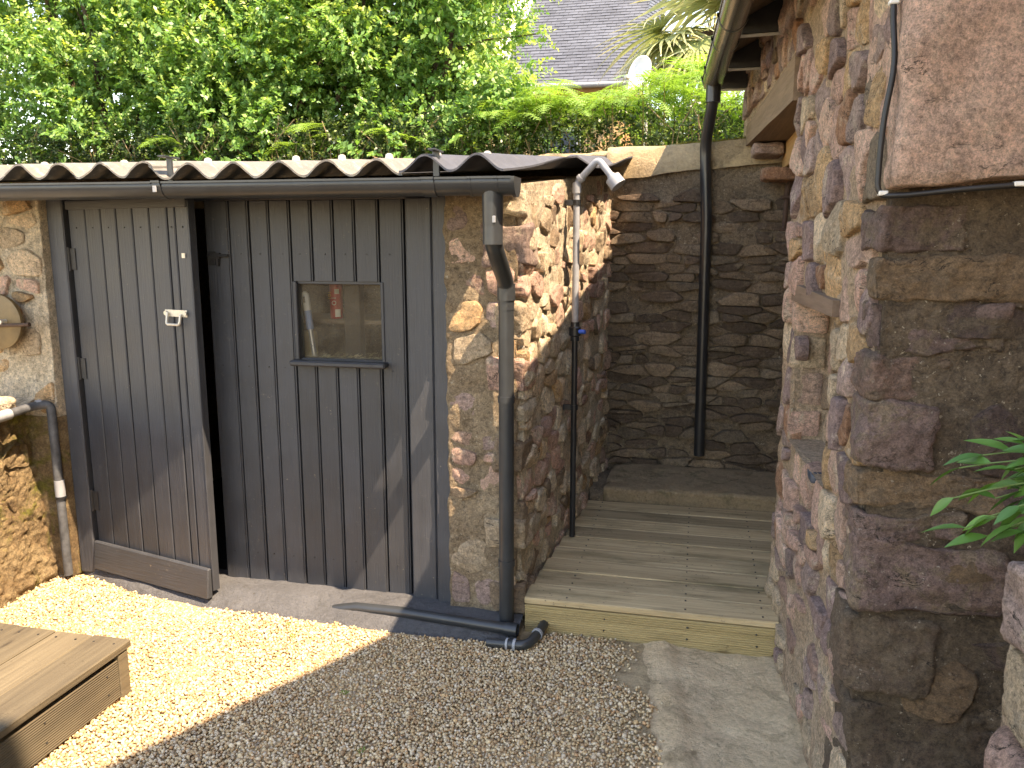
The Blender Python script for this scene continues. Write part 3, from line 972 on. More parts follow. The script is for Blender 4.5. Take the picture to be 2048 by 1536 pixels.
for i, (a, b) in enumerate(zip(lines[:-1], lines[1:])):
    for z in (1.445, .985, .17):
        if z < 1.0 and z > .9 and -1.6 < (a + b) / 2 < -1.2: continue
        x = (a + b) / 2 + random.uniform(-.012, .012)
        MB().tube([(x, 2.9975, z), (x, 2.9915, z)], .0035, 8).obj('nail_head', M['iron'], rdoor)

# ---- left door (ajar): built flat then swung about its hinge
ldoor = bpy.data.objects.new('door', None); link(ldoor, shed)
ldoor.location = (-2.607, 2.985, 0); ldoor.rotation_euler = (0, 0, R(-12.6))
ldoor['label'] = 'plank door standing ajar'
W = .692
xs = [0, .105, .200, .290, .385, .480, .578, .620, W]
for a, b in zip(xs[:-1], xs[1:]):
    m = MB(); d = random.uniform(-.002, .002); g = .003
    m.box(a + g, b - g, d, .026, .06, 1.655, .0035); m.obj('plank', M['paint'], ldoor)
m = MB(); m.box(0, W, -.010, .0, 1.625, 1.662, .003); m.obj('top_rail', M['paint_head'], ldoor)
def rail_mesh():
    m = MB(); m.box(.0, W, -.034, -.002, .035, .165, .005)
    V = [(x, y + (0.012 if z > .15 and y < -.02 else 0), z - .012 * x / W) for x, y, z in m.v]
    return obj('bottom_rail', V, m.f, M['paint_head'], ldoor)
rail_mesh()
m = MB(); m.box(W - .004, W + .004, -.002, .034, .05, 1.655, .002); m.obj('edge_strip', M['paint'], ldoor)
for z in (.35, .95, 1.42):
    m = MB(); m.tube([(-.006, -.006, z - .05), (-.006, -.006, z + .05)], .007, 8); m.box(0, .03, -.004, -.001, z - .045, z + .045, .001); m.obj('hinge', M['iron'], ldoor)
hd = MB(); hd.box(.535, .655, -.004, .0, 1.198, 1.226, .001)
hd = hd.obj('handle', M['galv'], ldoor)
m = MB(); m.tube(pipe_path([(.556, -.010, 1.214), (.556, -.020, 1.168), (.627, -.020, 1.168), (.627, -.010, 1.210)], .012), .0052, 8)
for x in (.542, .648): m.tube([(x, -.004, 1.212), (x, -.010, 1.212)], .009, 10)
m.obj('handle_loop', M['galv'], hd, True)
m = MB(); m.box(.648, .666, -.004, .0, 1.43, 1.45, .001); m.obj('bolt_keeper', M['galv'], ldoor)
for x in (.05, .15, .245, .338, .43, .53, .6, .66):
    MB().tube([(x, .001, 1.55), (x, -.0035, 1.55)], .003, 8).obj('nail_head', M['iron'], ldoor)

# ---- shed interior
m = MB(); m.box(-4.2, -.55, 4.55, 4.60, .0, 1.9, 0); m.obj('back_lining', MO['umber'], shed)
m = MB(); m.box(-4.2, -.62, 3.06, 4.55, -.02, .02, 0); m.obj('shed_floor', M['black'], shed)
m = MB(); m.box(-3.0, -2.9, 3.2, 4.55, .02, 1.72, 0); m.obj('partition_wall', MO['brown'], shed)
m = MB(); m.box(-1.95, -.95, 3.22, 3.52, 1.145, 1.163, .003); shelf = m.obj('shelf', M['oldwood'], shed)
m = MB(); m.box(-1.445, -1.372, 3.155, 3.205, .02, 1.72, .004); m.obj('post', M['black'], shed)
can = thing('spray_can', 'red spray can standing on the shelf behind the shed window', 'can')
m = MB(); m.tube([(-1.530, 3.27, 1.1645), (-1.530, 3.27, 1.170), (-1.530, 3.27, 1.335), (-1.530, 3.27, 1.355), (-1.530, 3.27, 1.365)], [.026, .028, .028, .02, .012], 20); m.obj('can_body', M['red'], can, True)
m = MB(); m.tube([(-1.530, 3.27, 1.365), (-1.530, 3.27, 1.40)], .013, 12); m.obj('nozzle_cap', M['white'], can, True)
def arc_label(name, a0, a1, z0, z1, mat):
    n = 8; V = []; F = []
    for i in range(n + 1):
        a = R(a0 + (a1 - a0) * i / n)
        for z in (z0, z1): V.append((-1.530 + .0288 * math.sin(a), 3.27 - .0288 * math.cos(a), z))
    for i in range(n): F.append((2 * i, 2 * i + 2, 2 * i + 3, 2 * i + 1))
    return obj(name, V, F, mat, can)
arc_label('label_patch', 12, 58, 1.172, 1.205, M['label_white'])
arc_label('label_patch', 12, 52, 1.272, 1.292, M['label_white'])
def text_mesh(name, body, size, mat, parent, mat_world):
    cu = bpy.data.curves.new(name, 'FONT'); cu.body = body; cu.size = size; cu.align_x = 'CENTER'; cu.extrude = .0006
    tmp = bpy.data.objects.new(name, cu); COL.objects.link(tmp)
    dg = bpy.context.evaluated_depsgraph_get()
    me = bpy.data.meshes.new_from_object(tmp.evaluated_get(dg)); bpy.data.objects.remove(tmp)
    me.transform(mat_world); me.materials.clear(); me.materials.append(mat)
    return link(bpy.data.objects.new(name, me), parent)
text_mesh('lettering', 'O I', .026, M['label_white'], can, Matrix.Translation((-1.517, 3.239, 1.240)) @ Matrix.Rotation(R(28), 4, 'Z') @ Matrix.Rotation(R(90), 4, 'X') @ Matrix.Rotation(R(90), 4, 'Z'))
text_mesh('lettering', '101', .026, M['label_yellow'], can, Matrix.Translation((-1.540, 3.2385, 1.265)) @ Matrix.Rotation(R(-25), 4, 'Z') @ Matrix.Rotation(R(90), 4, 'X') @ Matrix.Rotation(R(90), 4, 'Z'))
pole = thing('mop_pole', 'aluminium pole with blue and white grip behind the shed window', 'pole')
pa = Vector((-1.577, 3.075, 1.280)); pb = Vector((-1.45, 3.13, .03)); pd = (pb - pa).normalized()
MB().tube([pa + pd * .14, pb], .0105, 12).obj('shaft', M['alu'], pole, True)
MB().tube([pa + pd * .065, pa + pd * .145], .0150, 14).obj('grip', M['handle_blue'], pole, True)
MB().tube([pa - pd * .012, pa, pa + pd * .05, pa + pd * .066], [.006, .0155, .016, .0152], 14).obj('grip_end', M['white'], pole, True)
MB().tube([pa + pd * .008 + Vector((0, -.0155, 0)), pa + pd * .034 + Vector((0, -.0155, 0))], .0042, 8).obj('hanging_slot', M['iron'], pole, True)
bucket = MB().tube([(-1.605, 3.16, .0215), (-1.605, 3.16, 1.115), (-1.605, 3.16, 1.12)], [.028, .030, .026], 18).obj('cardboard_tube', M['straw'], None, True)
tag(bucket, 'tall pale tube standing beside the pole behind the window', 'tube')
V = []; F = []
for i in range(170):
    x = random.uniform(-1.565, -1.22); y = random.uniform(3.024, 3.042); l = random.uniform(.006, .022); a = random.uniform(-1.2, 1.2); z = 1.0275 + random.random() ** 2 * .014 * (1.4 if abs(x + 1.4) > .08 else .9)
    dx, dz = math.cos(a) * l / 2, abs(math.sin(a)) * l / 2; t = .0011; b = len(V)
    V += [(x - dx, y, z), (x + dx, y, z + dz * 2), (x + dx, y + t, z + dz * 2 + t), (x - dx, y + t, z + t)]; F.append((b, b + 1, b + 2, b + 3))
tag(obj('straw_litter', V, F, M['straw']), 'dry straw and web litter along the bottom of the window', 'straw', kind='stuff')
m = MB(); m.box(-1.60, -1.20, 3.021, 3.05, 1.012, 1.0265, .001); m.obj('inner_ledge', M['oldwood'], rdoor)

# ================================================================== BACK WALL, STEP, DECK
bw = thing('retaining_wall', 'dark rubble stone retaining wall closing the narrow passage', 'wall')
F_back = Face((-.62, 4.68, 0), (1, 0, 0), (0, -1, 0))
def back_top(u):
    x = u - .62
    return float(np.interp(x, [-.62, -.35, -.1, .2, .5, .8], [1.965, 1.985, 2.015, 2.04, 2.06, 2.06])) + .012 * mn.noise(Vector((x * 7, 0, 2)))
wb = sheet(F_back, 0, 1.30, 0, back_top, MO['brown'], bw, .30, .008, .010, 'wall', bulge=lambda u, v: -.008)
masonry(F_back, 0, 1.28, .2, 1.78, (.034, .085), (.11, .30), [('brown', 6), ('dark', 6), ('grey', 3), ('umber', 1)], wb, 31, .008, (.006, .046), .35, .05, 1.6,
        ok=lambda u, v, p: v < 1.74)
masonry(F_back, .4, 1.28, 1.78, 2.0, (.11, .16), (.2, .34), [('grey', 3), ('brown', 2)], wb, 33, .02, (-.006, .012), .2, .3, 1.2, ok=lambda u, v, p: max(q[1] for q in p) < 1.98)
# capping behind the shed, seen over the roof
V = []; F = []; n = 130
for i in range(n + 1):
    x = -4.6 + 5.3 * i / n
    h = float(np.interp(x, [-4.6, -2.2, -1.6, -.62, -.3, .1, .5, .7], [1.93, 1.95, 1.995, 2.03, 2.03, 2.045, 2.06, 2.06])) + .010 * mn.noise(Vector((x * 5, 1, 2)))
    zf = float(back_top(x + .62)) - .006 if x > -.62 else 1.85
    for (y, z) in ((4.655 if x > -.55 else 5.01, zf - .14), (4.657 if x > -.55 else 5.01, zf), (4.70 if x > -.55 else 5.03, max(zf, h - .02)), (4.85 if x > -.55 else 5.10, h), (5.16, h - .005), (5.2, 1.9)):
        V.append((x, y + .01 * mn.noise(Vector((x * 8, y, 4))), z + .008 * mn.noise(Vector((x * 9, y * 9, 3)))))
for i in range(n):
    for j in range(5): F.append((i * 6 + j, (i + 1) * 6 + j, (i + 1) * 6 + j + 1, i * 6 + j + 1))
obj('capping', V, F, M['cap'], bw, True)
V = []; F = []
for i in range(2600):
    x = -.22 + .62 * random.betavariate(1.4, 2.2); y = 4.70 + random.uniform(-.03, .16)
    z0 = float(back_top(x + .62)) - .012 + .025 * max(0, mn.noise(Vector((x * 9, y * 9, 0))) + .3); l = random.uniform(.008, .022)
    a = random.uniform(0, 6.28); b = len(V); w = .003
    V += [(x, y, z0), (x + w * math.cos(a), y + w * math.sin(a), z0), (x + .006 * math.cos(a + 1), y + .006 * math.sin(a + 1) - .002, z0 + l)]; F.append((b, b + 1, b + 2))
tag(obj('moss', V, F, M['moss'], None), 'yellow green moss tuft growing along the top of the back wall', 'moss', kind='stuff')

st = thing('stone_step', 'granite doorstep block below the back wall at the end of the deck', 'step')
rough_block('step_block', (-.455, 4.165, .02), (.62, 4.66, .205), M['granite'], st, .009, .02, 3, 26)
rough_block('mortar_fillet', (-.53, 4.16, .02), (-.45, 4.64, .17), MO['brown'], st, .012, .02, 5, 8)

deck = thing('timber_deck', 'raised weathered timber deck filling the passage between the stone walls', 'deck')
ys = np.linspace(2.893, 4.15, 10)
for i in range(9):
    a, b = ys[i], ys[i + 1]
    xl = -.615 + .075 * (a - 2.9) + random.uniform(0, .006)
    xr = .335 if i == 0 else (.352 if i == 1 else .60)
    board('board', xl, xr, a + .0026, b - .0026, .103 + random.uniform(-.001, .001), .131 + random.uniform(-.0015, .0015), M['deck'], deck, 0, .0035, .0012)
for x in (-.45, 0.0, .28):
    m = MB(); m.box(x - .022, x + .022, 2.93, 4.14, .02, .1015, .003); m.obj('joist', M['deck'], deck)
for i in range(9):
    for x in (-.45, 0.0, .28):
        for dy in (.032, .108):
            yy = ys[i] + dy
            if x < -.615 + .075 * (yy - 2.9) + .03: continue
            MB().tube([(x, yy, .131), (x, yy, .1335)], .0036, 8).obj('screw_head', M['iron'], deck)
def grooved(xa, xb, y, z0, z1, th, n, mat, parent, corner=0.0, notch=None, name='fascia_board', axis='x'):
    """decking board on edge: fine ridges run along its length; optional rounded lower right corner and a chipped notch"""
    prof = []
    dz = (z1 - z0) / n
    for i in range(n):
        z = z0 + i * dz
        prof += [(0.0035, z), (0, z + dz * .28), (0, z + dz * .62), (.0035, z + dz * .9)]
    prof.append((.0035, z1)); prof = prof + [(th, z1), (th, z0)]
    V = []; F = []; seg = 60; k = len(prof)
    for i in range(seg + 1):
        for (d, z) in prof:
            xe = xb
            if corner and z < z0 + corner:
                q = (z0 + corner - z) / corner; xe = xb - corner * (1 - math.sqrt(max(0, 1 - q * q)))
            x = xa + (xe - xa) * i / seg
            if notch and z < z0 + .014: 
                z = z + max(0, .016 - abs(x - notch)) * (1 - (z - z0) / .014)
            if axis == 'x': V.append((x, y + d, z))
            else: V.append((y - d, x, z))
    for i in range(seg):
        for j in range(k): F.append((i * k + j, i * k + (j + 1) % k, (i + 1) * k + (j + 1) % k, (i + 1) * k + j))
    F.append(tuple(range(k))[::-1]); F.append(tuple(seg * k + j for j in range(k)))
    return obj(name, V, F, mat, parent)
grooved(-.610, .334, 2.893, -.016, .1015, .028, 13, M['fascia'], deck, .055, .012)
for x in (-.30, .012, .012, .26):
    for z in (.075, .028):
        MB().tube([(x + random.uniform(-.006, .006), 2.894, z), (x, 2.8915, z)], .0035, 8).obj('screw_head', M['iron'], deck)
# leaves sprouting in the dark gap at the end of the deck
weed = thing('small_weed', 'small green weed sprouting at the right end of the deck', 'weed')
for i in range(9):
    x, y, z = .348 + random.uniform(-.012, .010), 2.885 + random.uniform(-.02, .03), .02 + i * .011; r = random.uniform(.006, .011)
    V = [(x + r * math.cos(a) * 1.0, y - .004 * math.sin(a * 2), z + r * math.sin(a)) for a in [6.28 * k / 7 for k in range(7)]]
    c = [rgb('#4f7a2c')[:3] + (1,)] * 7
    obj('leaf', V, [tuple(range(7))], M['fern'], weed, False, c)
MB().tube([(.348, 2.89, -.015), (.347, 2.885, .06), (.349, 2.885, .115)], .0018, 6).obj('stem', M['stem'], weed)

# ================================================================== TIMBER STEP, LEFT FOREGROUND
stp = thing('timber_step', 'tan timber step with ribbed side in the left foreground', 'step')
zt = .185
xe = [-1.802 - .1475 * i for i in range(7)]
for a, b in zip(xe[:-1], xe[1:]):
    board('board', b + .002, a - .002, 1.15, 2.172 + random.uniform(-.004, .004), zt - .027, zt + random.uniform(-.001, .001), M['step'], stp, 1, .004, .001)
grooved(1.15, 2.112, -1.813, .008, .140, .026, 17, M['step'], stp, axis='y')
m = MB(); m.box(-1.865, -1.809, 2.114, 2.160, -.01, .155, .003); m.obj('corner_post', M['step'], stp)
m = MB(); m.box(-2.70, -1.867, 2.120, 2.146, .006, .150, .003); m.obj('fascia_board', M['step'], stp)
for y in (1.42, 1.62, 1.80, 2.06):
    for z in (.045, .11):
        MB().tube([(-1.814, y, z), (-1.8115, y, z)], .0035, 8).obj('screw_head', M['iron'], stp)
for a, b in zip(xe[:-1], xe[1:]):
    for dx in (.035, .112):
        MB().tube([(a - dx, 2.13, zt - .001), (a - dx, 2.13, zt + .0016)], .0036, 8).obj('screw_head', M['iron'], stp)
m = MB(); m.box(-2.66, -2.62, 1.2, 2.1, .0, .157, .003); m.obj('joist', M['step'], stp)

# ================================================================== LOW MOSSY WALL, LEFT
lw = thing('low_wall', 'low mossy retaining wall at the left edge beside the door', 'wall')
F_low = Face((-2.745, 1.4, 0), (-.02, 1, 0), (1, .02, 0))
def low_b(u, v): return -.09 * (v / .76) + .014 * fbm((u, v, 3), 5, 5) + .020 * (mn.turbulence(Vector((u * 17, v * 17, 1)), 4, True) - .6) + .006 * mn.noise(Vector((u * 60, v * 60, 1)))
sheet(F_low, 0, 1.55, -.03, .765, M['mossy'], lw, .9, .008, .014, 'wall', bulge=low_b)
rdm = random.Random(3)
for poly in cells(0, 1.5, .02, .74, (.07, .13), (.09, .2), .3, 77):
    if rdm.random() < .72: continue
    cu = sum(p[0] for p in poly) / len(poly); cv = sum(p[1] for p in poly) / len(poly)
    stone(F_low, poly, .03, .012 + low_b(cu, cv), M['mossy'], lw, rdm, 2.2, 'stone', .06)
V = []; F = []
for i in range(61):
    for j in range(31):
        x = -2.80 - 1.3 * j / 30; y = 1.4 + 1.535 * i / 60
        V.append((x, y, .772 + .05 * max(0, (y - 2.72) / .2) * (1 - .3 * j / 30) + .008 * fbm((x, y, 0), 6, 4)))
for i in range(60):
    for j in range(30): F.append((i * 31 + j, (i + 1) * 31 + j, (i + 1) * 31 + j + 1, i * 31 + j + 1))
obj('ledge', V, F, MO['pale'], lw, True)

for nm, lo, hi, sd, lab in (('white_rock', (-2.99, 2.56, .775), (-2.825, 2.745, .90), 4, 'white sunlit rock on the ledge, cut off by the left edge'),
                            ('white_rock', (-2.87, 2.735, .775), (-2.79, 2.83, .845), 8, 'smaller cream rock tucked behind the white rock on the ledge')):
    r_ = rough_block(nm, lo, hi, M['whitewash'] if sd == 4 else ST['cream'], None, .016, .04, sd, 8, 12)
    tag(r_, lab, 'rock', 'rocks on the ledge')

lp = thing('waste_pipe', 'scuffed pipe along the low wall turning down beside the left door jamb', 'pipe')
MB().tube(pipe_path([(-2.80, 2.25, .752), (-2.755, 2.86, .800), (-2.712, 2.905, .802), (-2.708, 2.905, .02)], .03), .019, 14).obj('pipe_run', M['pipe_scuffed'], lp, True)
MB().tube([(-2.773, 2.62, .781), (-2.764, 2.74, .790)], .0225, 14).obj('pipe_tee', M['pvc_grey'], lp, True)
MB().tube([(-2.769, 2.68, .786), (-2.82, 2.69, .812)], .018, 12).obj('branch', M['pvc_grey'], lp, True)
MB().tube([(-2.753, 2.868, .8005), (-2.742, 2.885, .801)], .023, 14).obj('collar', M['pvc_grey'], lp, True)
MB().tube([(-2.708, 2.905, .38), (-2.708, 2.905, .46)], .0215, 14).obj('collar', M['pvc_grey'], lp, True)
MB().tube([(-2.708, 2.905, .375), (-2.708, 2.905, .387)], .0235, 14).obj('collar_ring', M['pvc_black'], lp, True)

dc = thing('metal_disc', 'round brassy metal disc with dark rod on the left stone wall', 'disc')
m = MB(); m.tube([(-2.905, 2.885, 1.157), (-2.905, 2.870, 1.157), (-2.905, 2.866, 1.157)], [.118, .118, .108], 40); m.obj('plate', M['disc'], dc, True)
m = MB(); m.tube([(-3.02, 2.842, 1.138), (-2.725, 2.842, 1.152)], .0075, 10); m.tube([(-2.725, 2.842, 1.152), (-2.718, 2.842, 1.1525)], .009, 10); m.tube([(-2.96, 2.93, 1.141), (-2.96, 2.842, 1.141)], .006, 8); m.obj('rod', M['rusty'], dc, True)
m = MB(); m.tube([(-2.86, 2.868, 1.160), (-2.86, 2.835, 1.160)], .010, 10); m.obj('spigot', M['galv'], dc, True)

# ================================================================== PIPES
fp = thing('floor_pipe', 'black painted pipe lying along the threshold, its open end by the pillar', 'pipe')
MB().tube([(-1.40, 2.862, .012), (-1.30, 2.856, .034), (-1.1, 2.846, .040), (-.63, 2.800, .040)], .021, 16).obj('pipe_run', M['pvc_dark'], fp, True)
m = MB(); m.tube([(-.665, 2.8035, .040), (-.618, 2.799, .040)], .0255, 18, cap=False); m.tube([(-.618, 2.799, .040), (-.665, 2.8035, .040)], .0215, 18, cap=False); m.obj('socket_end', M['pvc_dark'], fp, True)
ep = thing('elbow_pipe', 'dark waste pipe elbow turning under the corner of the deck', 'pipe')
MB().tube(pipe_path([(-.72, 2.735, .012), (-.565, 2.725, .020), (-.535, 2.86, .026), (-.53, 3.0, .03)], .045), .0185, 16).obj('pipe_run', M['pvc_dark'], ep, True)
for a, b in (((-.645, 2.7305, .0165), (-.637, 2.730, .017)), ((-.618, 2.7285, .018), (-.608, 2.728, .018)), ((-.546, 2.81, .0245), (-.543, 2.822, .025))):
    MB().tube([a, b], .0225, 16).obj('collar_ring', M['pvc_grey'], ep, True)

sh = thing('outdoor_shower', 'slim grey outdoor shower pipe with blue valve on the shed wall', 'shower')
SX, SY = -.530, 3.585
MB().tube([(SX, SY, .133), (SX, SY, 1.07)], .0135, 14).obj('lower_pipe', M['pvc_black'], sh, True)
MB().tube([(SX, SY, 1.12), (SX, SY, 1.715)], .0150, 14).obj('upper_pipe', M['pvc_grey'], sh, True)
v = MB(); v.tube([(SX, SY, 1.055), (SX, SY, 1.075), (SX, SY, 1.08), (SX, SY, 1.115), (SX, SY, 1.12), (SX, SY, 1.14)], [.02, .02, .027, .027, .021, .019], 16); v = v.obj('valve', M['pvc_black'], sh, True)
MB().tube([(SX + .018, SY - .01, 1.098), (SX + .048, SY - .02, 1.098)], .010, 10).obj('lever', M['blue'], v, True)
h = MB().tube(pipe_path([(SX, SY, 1.69), (SX, SY, 1.745), (SX + .095, SY - .03, 1.838), (SX + .165, SY - .05, 1.752)], .022), .0148, 14).obj('shower_arm', M['pvc_grey'], sh, True)
MB().tube([(SX, SY, 1.70), (SX, SY, 1.745)], .0195, 14).obj('elbow', M['pvc_grey'], h, True)
MB().tube([(SX + .012, SY - .004, 1.757), (SX + .022, SY - .007, 1.767)], .0195, 14).obj('elbow', M['pvc_grey'], h, True)
hd2 = MB(); d = Vector((.07, -.02, -.086)).normalized(); a = Vector((SX + .150, SY - .0455, 1.770)); hd2.tube([a, a + d * .012, a + d * .014, a + d * .058, a + d * .060], [.018, .020, .034, .036, .030], 18); hd2.obj('shower_head', M['pvc_grey'], sh, True)
for z in (1.66, .75):
    m = MB(); m.box(SX - .05, SX - .012, SY - .012, SY + .012, z - .012, z + .012, .002); m.tube([(SX, SY, z - .012), (SX, SY, z + .012)], .018, 12); m.obj('wall_clip', M['pvc_black'], sh)

# ================================================================== STONE HOUSE ON THE RIGHT
hs = thing('stone_house', 'tall pinkish rubble stone house wall filling the right side', 'house')
YJ = 3.17
def xw(y): return .405 - .06 * (y - 1.95)
F_hl = Face((xw(YJ), YJ, 0), (.06, -1, 0), (-1, -.06, 0))
LN = (YJ - 1.95) * math.hypot(1, .06)
def hl_b(u, v):
    return .022 * max(0, 1 - v / .45) ** 1.6 + .018 * fbm((u, v, 9), 2.2, 3) + (.018 if u < .10 and v < 1.9 else 0) * (1 - u / .10 if u < .1 else 0)
NI = (.20, .80, .80, 1.30)
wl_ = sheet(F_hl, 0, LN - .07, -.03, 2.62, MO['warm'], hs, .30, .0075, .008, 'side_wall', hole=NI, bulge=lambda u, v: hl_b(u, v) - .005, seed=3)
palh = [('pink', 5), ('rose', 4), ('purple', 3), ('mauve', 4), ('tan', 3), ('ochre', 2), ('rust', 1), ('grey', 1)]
def ok_hl(u, v, p):
    if u > LN - .10 and v < 1.56: return False
    return not (NI[0] - .03 < u < NI[1] + .03 and NI[2] - .03 < v < NI[3] + .06)
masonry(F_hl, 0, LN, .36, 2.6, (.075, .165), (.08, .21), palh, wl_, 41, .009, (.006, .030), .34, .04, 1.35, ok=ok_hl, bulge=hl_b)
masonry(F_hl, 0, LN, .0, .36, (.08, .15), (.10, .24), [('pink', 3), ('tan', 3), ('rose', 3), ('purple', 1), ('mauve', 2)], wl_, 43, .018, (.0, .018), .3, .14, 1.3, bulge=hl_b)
# blocked niche under a small timber lintel
F_ni = Face(F_hl.p(0, 0, -.11), F_hl.u, F_hl.w)
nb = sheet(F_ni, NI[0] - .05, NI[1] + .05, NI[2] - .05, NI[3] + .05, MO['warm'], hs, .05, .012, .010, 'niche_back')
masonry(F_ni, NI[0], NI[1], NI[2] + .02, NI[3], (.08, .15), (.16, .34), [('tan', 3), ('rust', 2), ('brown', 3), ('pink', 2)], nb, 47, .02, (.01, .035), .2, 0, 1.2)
def rev(a, b, c, d): return obj('niche_reveal', [a, b, c, d], [(0, 1, 2, 3)], MO['warm'], hs)
P_ = F_hl.p
rev(P_(NI[0], NI[2], .01), P_(NI[0], NI[2], -.12), P_(NI[0], NI[3], -.12), P_(NI[0], NI[3], .01))
rev(P_(NI[1], NI[2], .01), P_(NI[1], NI[2], -.12), P_(NI[1], NI[3], -.12), P_(NI[1], NI[3], .01))
rev(P_(NI[0], NI[2], .01), P_(NI[1], NI[2], .01), P_(NI[1], NI[2], -.12), P_(NI[0], NI[2], -.12))
rdn = random.Random(5)
for s_, u_ in ((0, NI[0]), (1, NI[1])):
    v_ = NI[2]
    while v_ < NI[3] - .03:
        hh = rdn.uniform(.07, .14)
        a = P_(u_ + (-.05 if s_ == 0 else -.012), v_ + .006, .012); b = P_(u_ + (.012 if s_ == 0 else .05), min(v_ + hh, NI[3]) - .006, -.10)
        lo = [min(a[i], b[i]) for i in range(3)]; hi = [max(a[i], b[i]) for i in range(3)]
        rough_block('stone', lo, hi, ST[rdn.choice(['pink', 'tan', 'rose', 'ochre'])], wl_, .006, .012, rdn.random() * 50, 6)
        v_ += hh
m = MB()
for u0_, u1_ in ((NI[0] - .02, NI[1] + .02),):
    c8 = [P_(u0_, 1.293, .022), P_(u1_, 1.293, .022), P_(u1_, 1.293, -.10), P_(u0_, 1.293, -.10), P_(u0_, 1.352, .022), P_(u1_, 1.338, .022), P_(u1_, 1.338, -.10), P_(u0_, 1.352, -.10)]
    m.add(c8, [(0, 3, 2, 1), (4, 5, 6, 7), (0, 1, 5, 4), (1, 2, 6, 5), (2, 3, 7, 6), (3, 0, 4, 7)])
m.obj('niche_lintel', M['darkwood'], hs)
o = rough_block('slate_scrap', (.355, 2.50, .775), (.43, 2.62, .80), M['slate_paint'], hs, .002, .004, 2, 4)

# wall above the doorway
F_up = Face((xw(5.05), 5.05, 0), (.06, -1, 0), (-1, -.06, 0))
LU = (5.05 - YJ) * math.hypot(1, .06)
def up_low(u): return 2.03
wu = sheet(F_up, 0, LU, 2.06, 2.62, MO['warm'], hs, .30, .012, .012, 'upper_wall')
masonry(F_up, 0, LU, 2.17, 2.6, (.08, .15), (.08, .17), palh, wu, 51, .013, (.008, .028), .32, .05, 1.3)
ol = MB()
def lint(y, z0, z1, d): return [(xw(y) - .020 + d, y, z0), (xw(y) - .020 + d, y, z1)]
ya, yb = 3.20, 4.66; n = 14; V = []; F = []
for i in range(n + 1):
    y = ya + (yb - ya) * i / n; z0 = 1.995 + .004 * mn.noise(Vector((y * 3, 0, 0))); z1 = 2.160 - .06 * i / n + .004 * mn.noise(Vector((y * 3, 5, 0)))
    x = xw(y) - .024
    V += [(x, y, z0), (x, y, z1 - .004), (x + .004, y, z1), (x + .20, y, z1), (x + .20, y, z0 + .0)]
for i in range(n):
    for j in range(5): F.append((i * 5 + (j + 1) % 5, i * 5 + j, (i + 1) * 5 + j, (i + 1) * 5 + (j + 1) % 5))
F.append((4, 3, 2, 1, 0)[::-1]); F.append(tuple(n * 5 + j for j in range(5))[::-1])
obj('timber_lintel', V, F, M['oldwood'], hs)
m = MB(); m.box(.405, .47, 3.20, 4.60, 1.865, 1.992, .004); m.obj('inner_lintel', M['newwood'], hs)
# door set back in the opening
dr = bpy.data.objects.new('door', None); link(dr, hs)
for z_ in (.30, 1.6):
    m = MB(); m.box(.63, .65, 3.18, 4.66, z_, z_ + .12, .003); m.obj('rail', M['oldwood'], dr)
y = 3.18
while y < 4.62:
    m = MB(); m.box(.60, .628, y + .002, y + .146, .14, 1.99, .003); m.obj('plank', M['oldwood'], dr); y += .148
rough_block('stone', (.30, 4.40, 1.80), (.47, 4.65, 1.865), ST['rust'], hs, .008, .015, 9, 6)
rough_block('stone', (.245, 4.42, 1.925), (.40, 4.65, 1.992), ST['mauve'], hs, .008, .02, 10, 6)
m = MB(); m.tube([(.455, 4.52, 1.83), (.430, 4.50, 1.76), (.425, 4.50, 1.56)], [.016, .014, .012], 8); m.box(.40, .46, 4.48, 4.52, 1.545, 1.56, .002); m.box(.40, .45, 4.48, 4.52, 1.71, 1.725, .002); m.obj('shutter_hook', M['rusty'], hs)

# front face
F_hf = Face((.41, 1.965, 0), (1, 0, 0), (0, -1, 0))
wf_ = sheet(F_hf, -.002, 1.0, -.03, 1.66, MO['umber'], hs, .30, .007, .009, 'front_wall', seed=8)
masonry(F_hf, .10, .9, .05, 1.56, (.12, .22), (.16, .34), [('umber', 4), ('umber_purple', 4), ('umber_tan', 2)], wf_, 61, .010, (.008, .026), .3, .08, 1.5)
# quoins at the corner: (z0, z1, along side wall, along front wall, stone)
Q = [(.02, .17, .20, .25, 'brown'), (.20, .38, .14, .30, 'umber'), (.42, .60, .22, .17, 'dark'), (.635, .80, .13, .30, 'purple'), (.815, .875, .20, .20, 'mauve'), (.885, .965, .12, .34, 'ochre'),
     (.985, 1.13, .20, .12, 'purple'), (1.145, 1.235, .15, .15, 'pink'), (1.25, 1.36, .12, .26, 'purple'), (1.372, 1.46, .10, .28, 'ochre'), (1.475, 1.575, .17, .16, 'mauve')]
MS = {'brown': 'umber', 'umber': 'umber', 'dark': 'umber', 'purple': 'wear_purple', 'mauve': 'wear_purple', 'ochre': 'wear_tan', 'pink': 'wear_rose'}
for i, (z0, z1, lu, lf, k) in enumerate(Q):
    j = .006 * math.sin(i * 2.3)
    # side limb and front limb of one corner stone
    def cornerfn(q, j=j): return q + Vector((.02 * max(0, .6 - q.z), 0, 0))
    rough_block('quoin', (.386 + j, 1.949 - j, z0 - .004), (.41 + lf, 1.95 + lu, z1 + .004), ST[MS[k]], wl_, .013, .012, i + 20, 24, 10, cornerfn, .020)
def slabfn(q):
    t = (q.x - .385) / .9
    return q + Vector((0, .02 * t, .06 * max(0, min(1, (1.9 - q.z) / .3)) * t))
rough_block('slab_stone', (.388, 1.845, 1.605), (1.35, 2.22, 2.62), ST['slab'], hs, .010, .02, 77, 40, 7, slabfn)

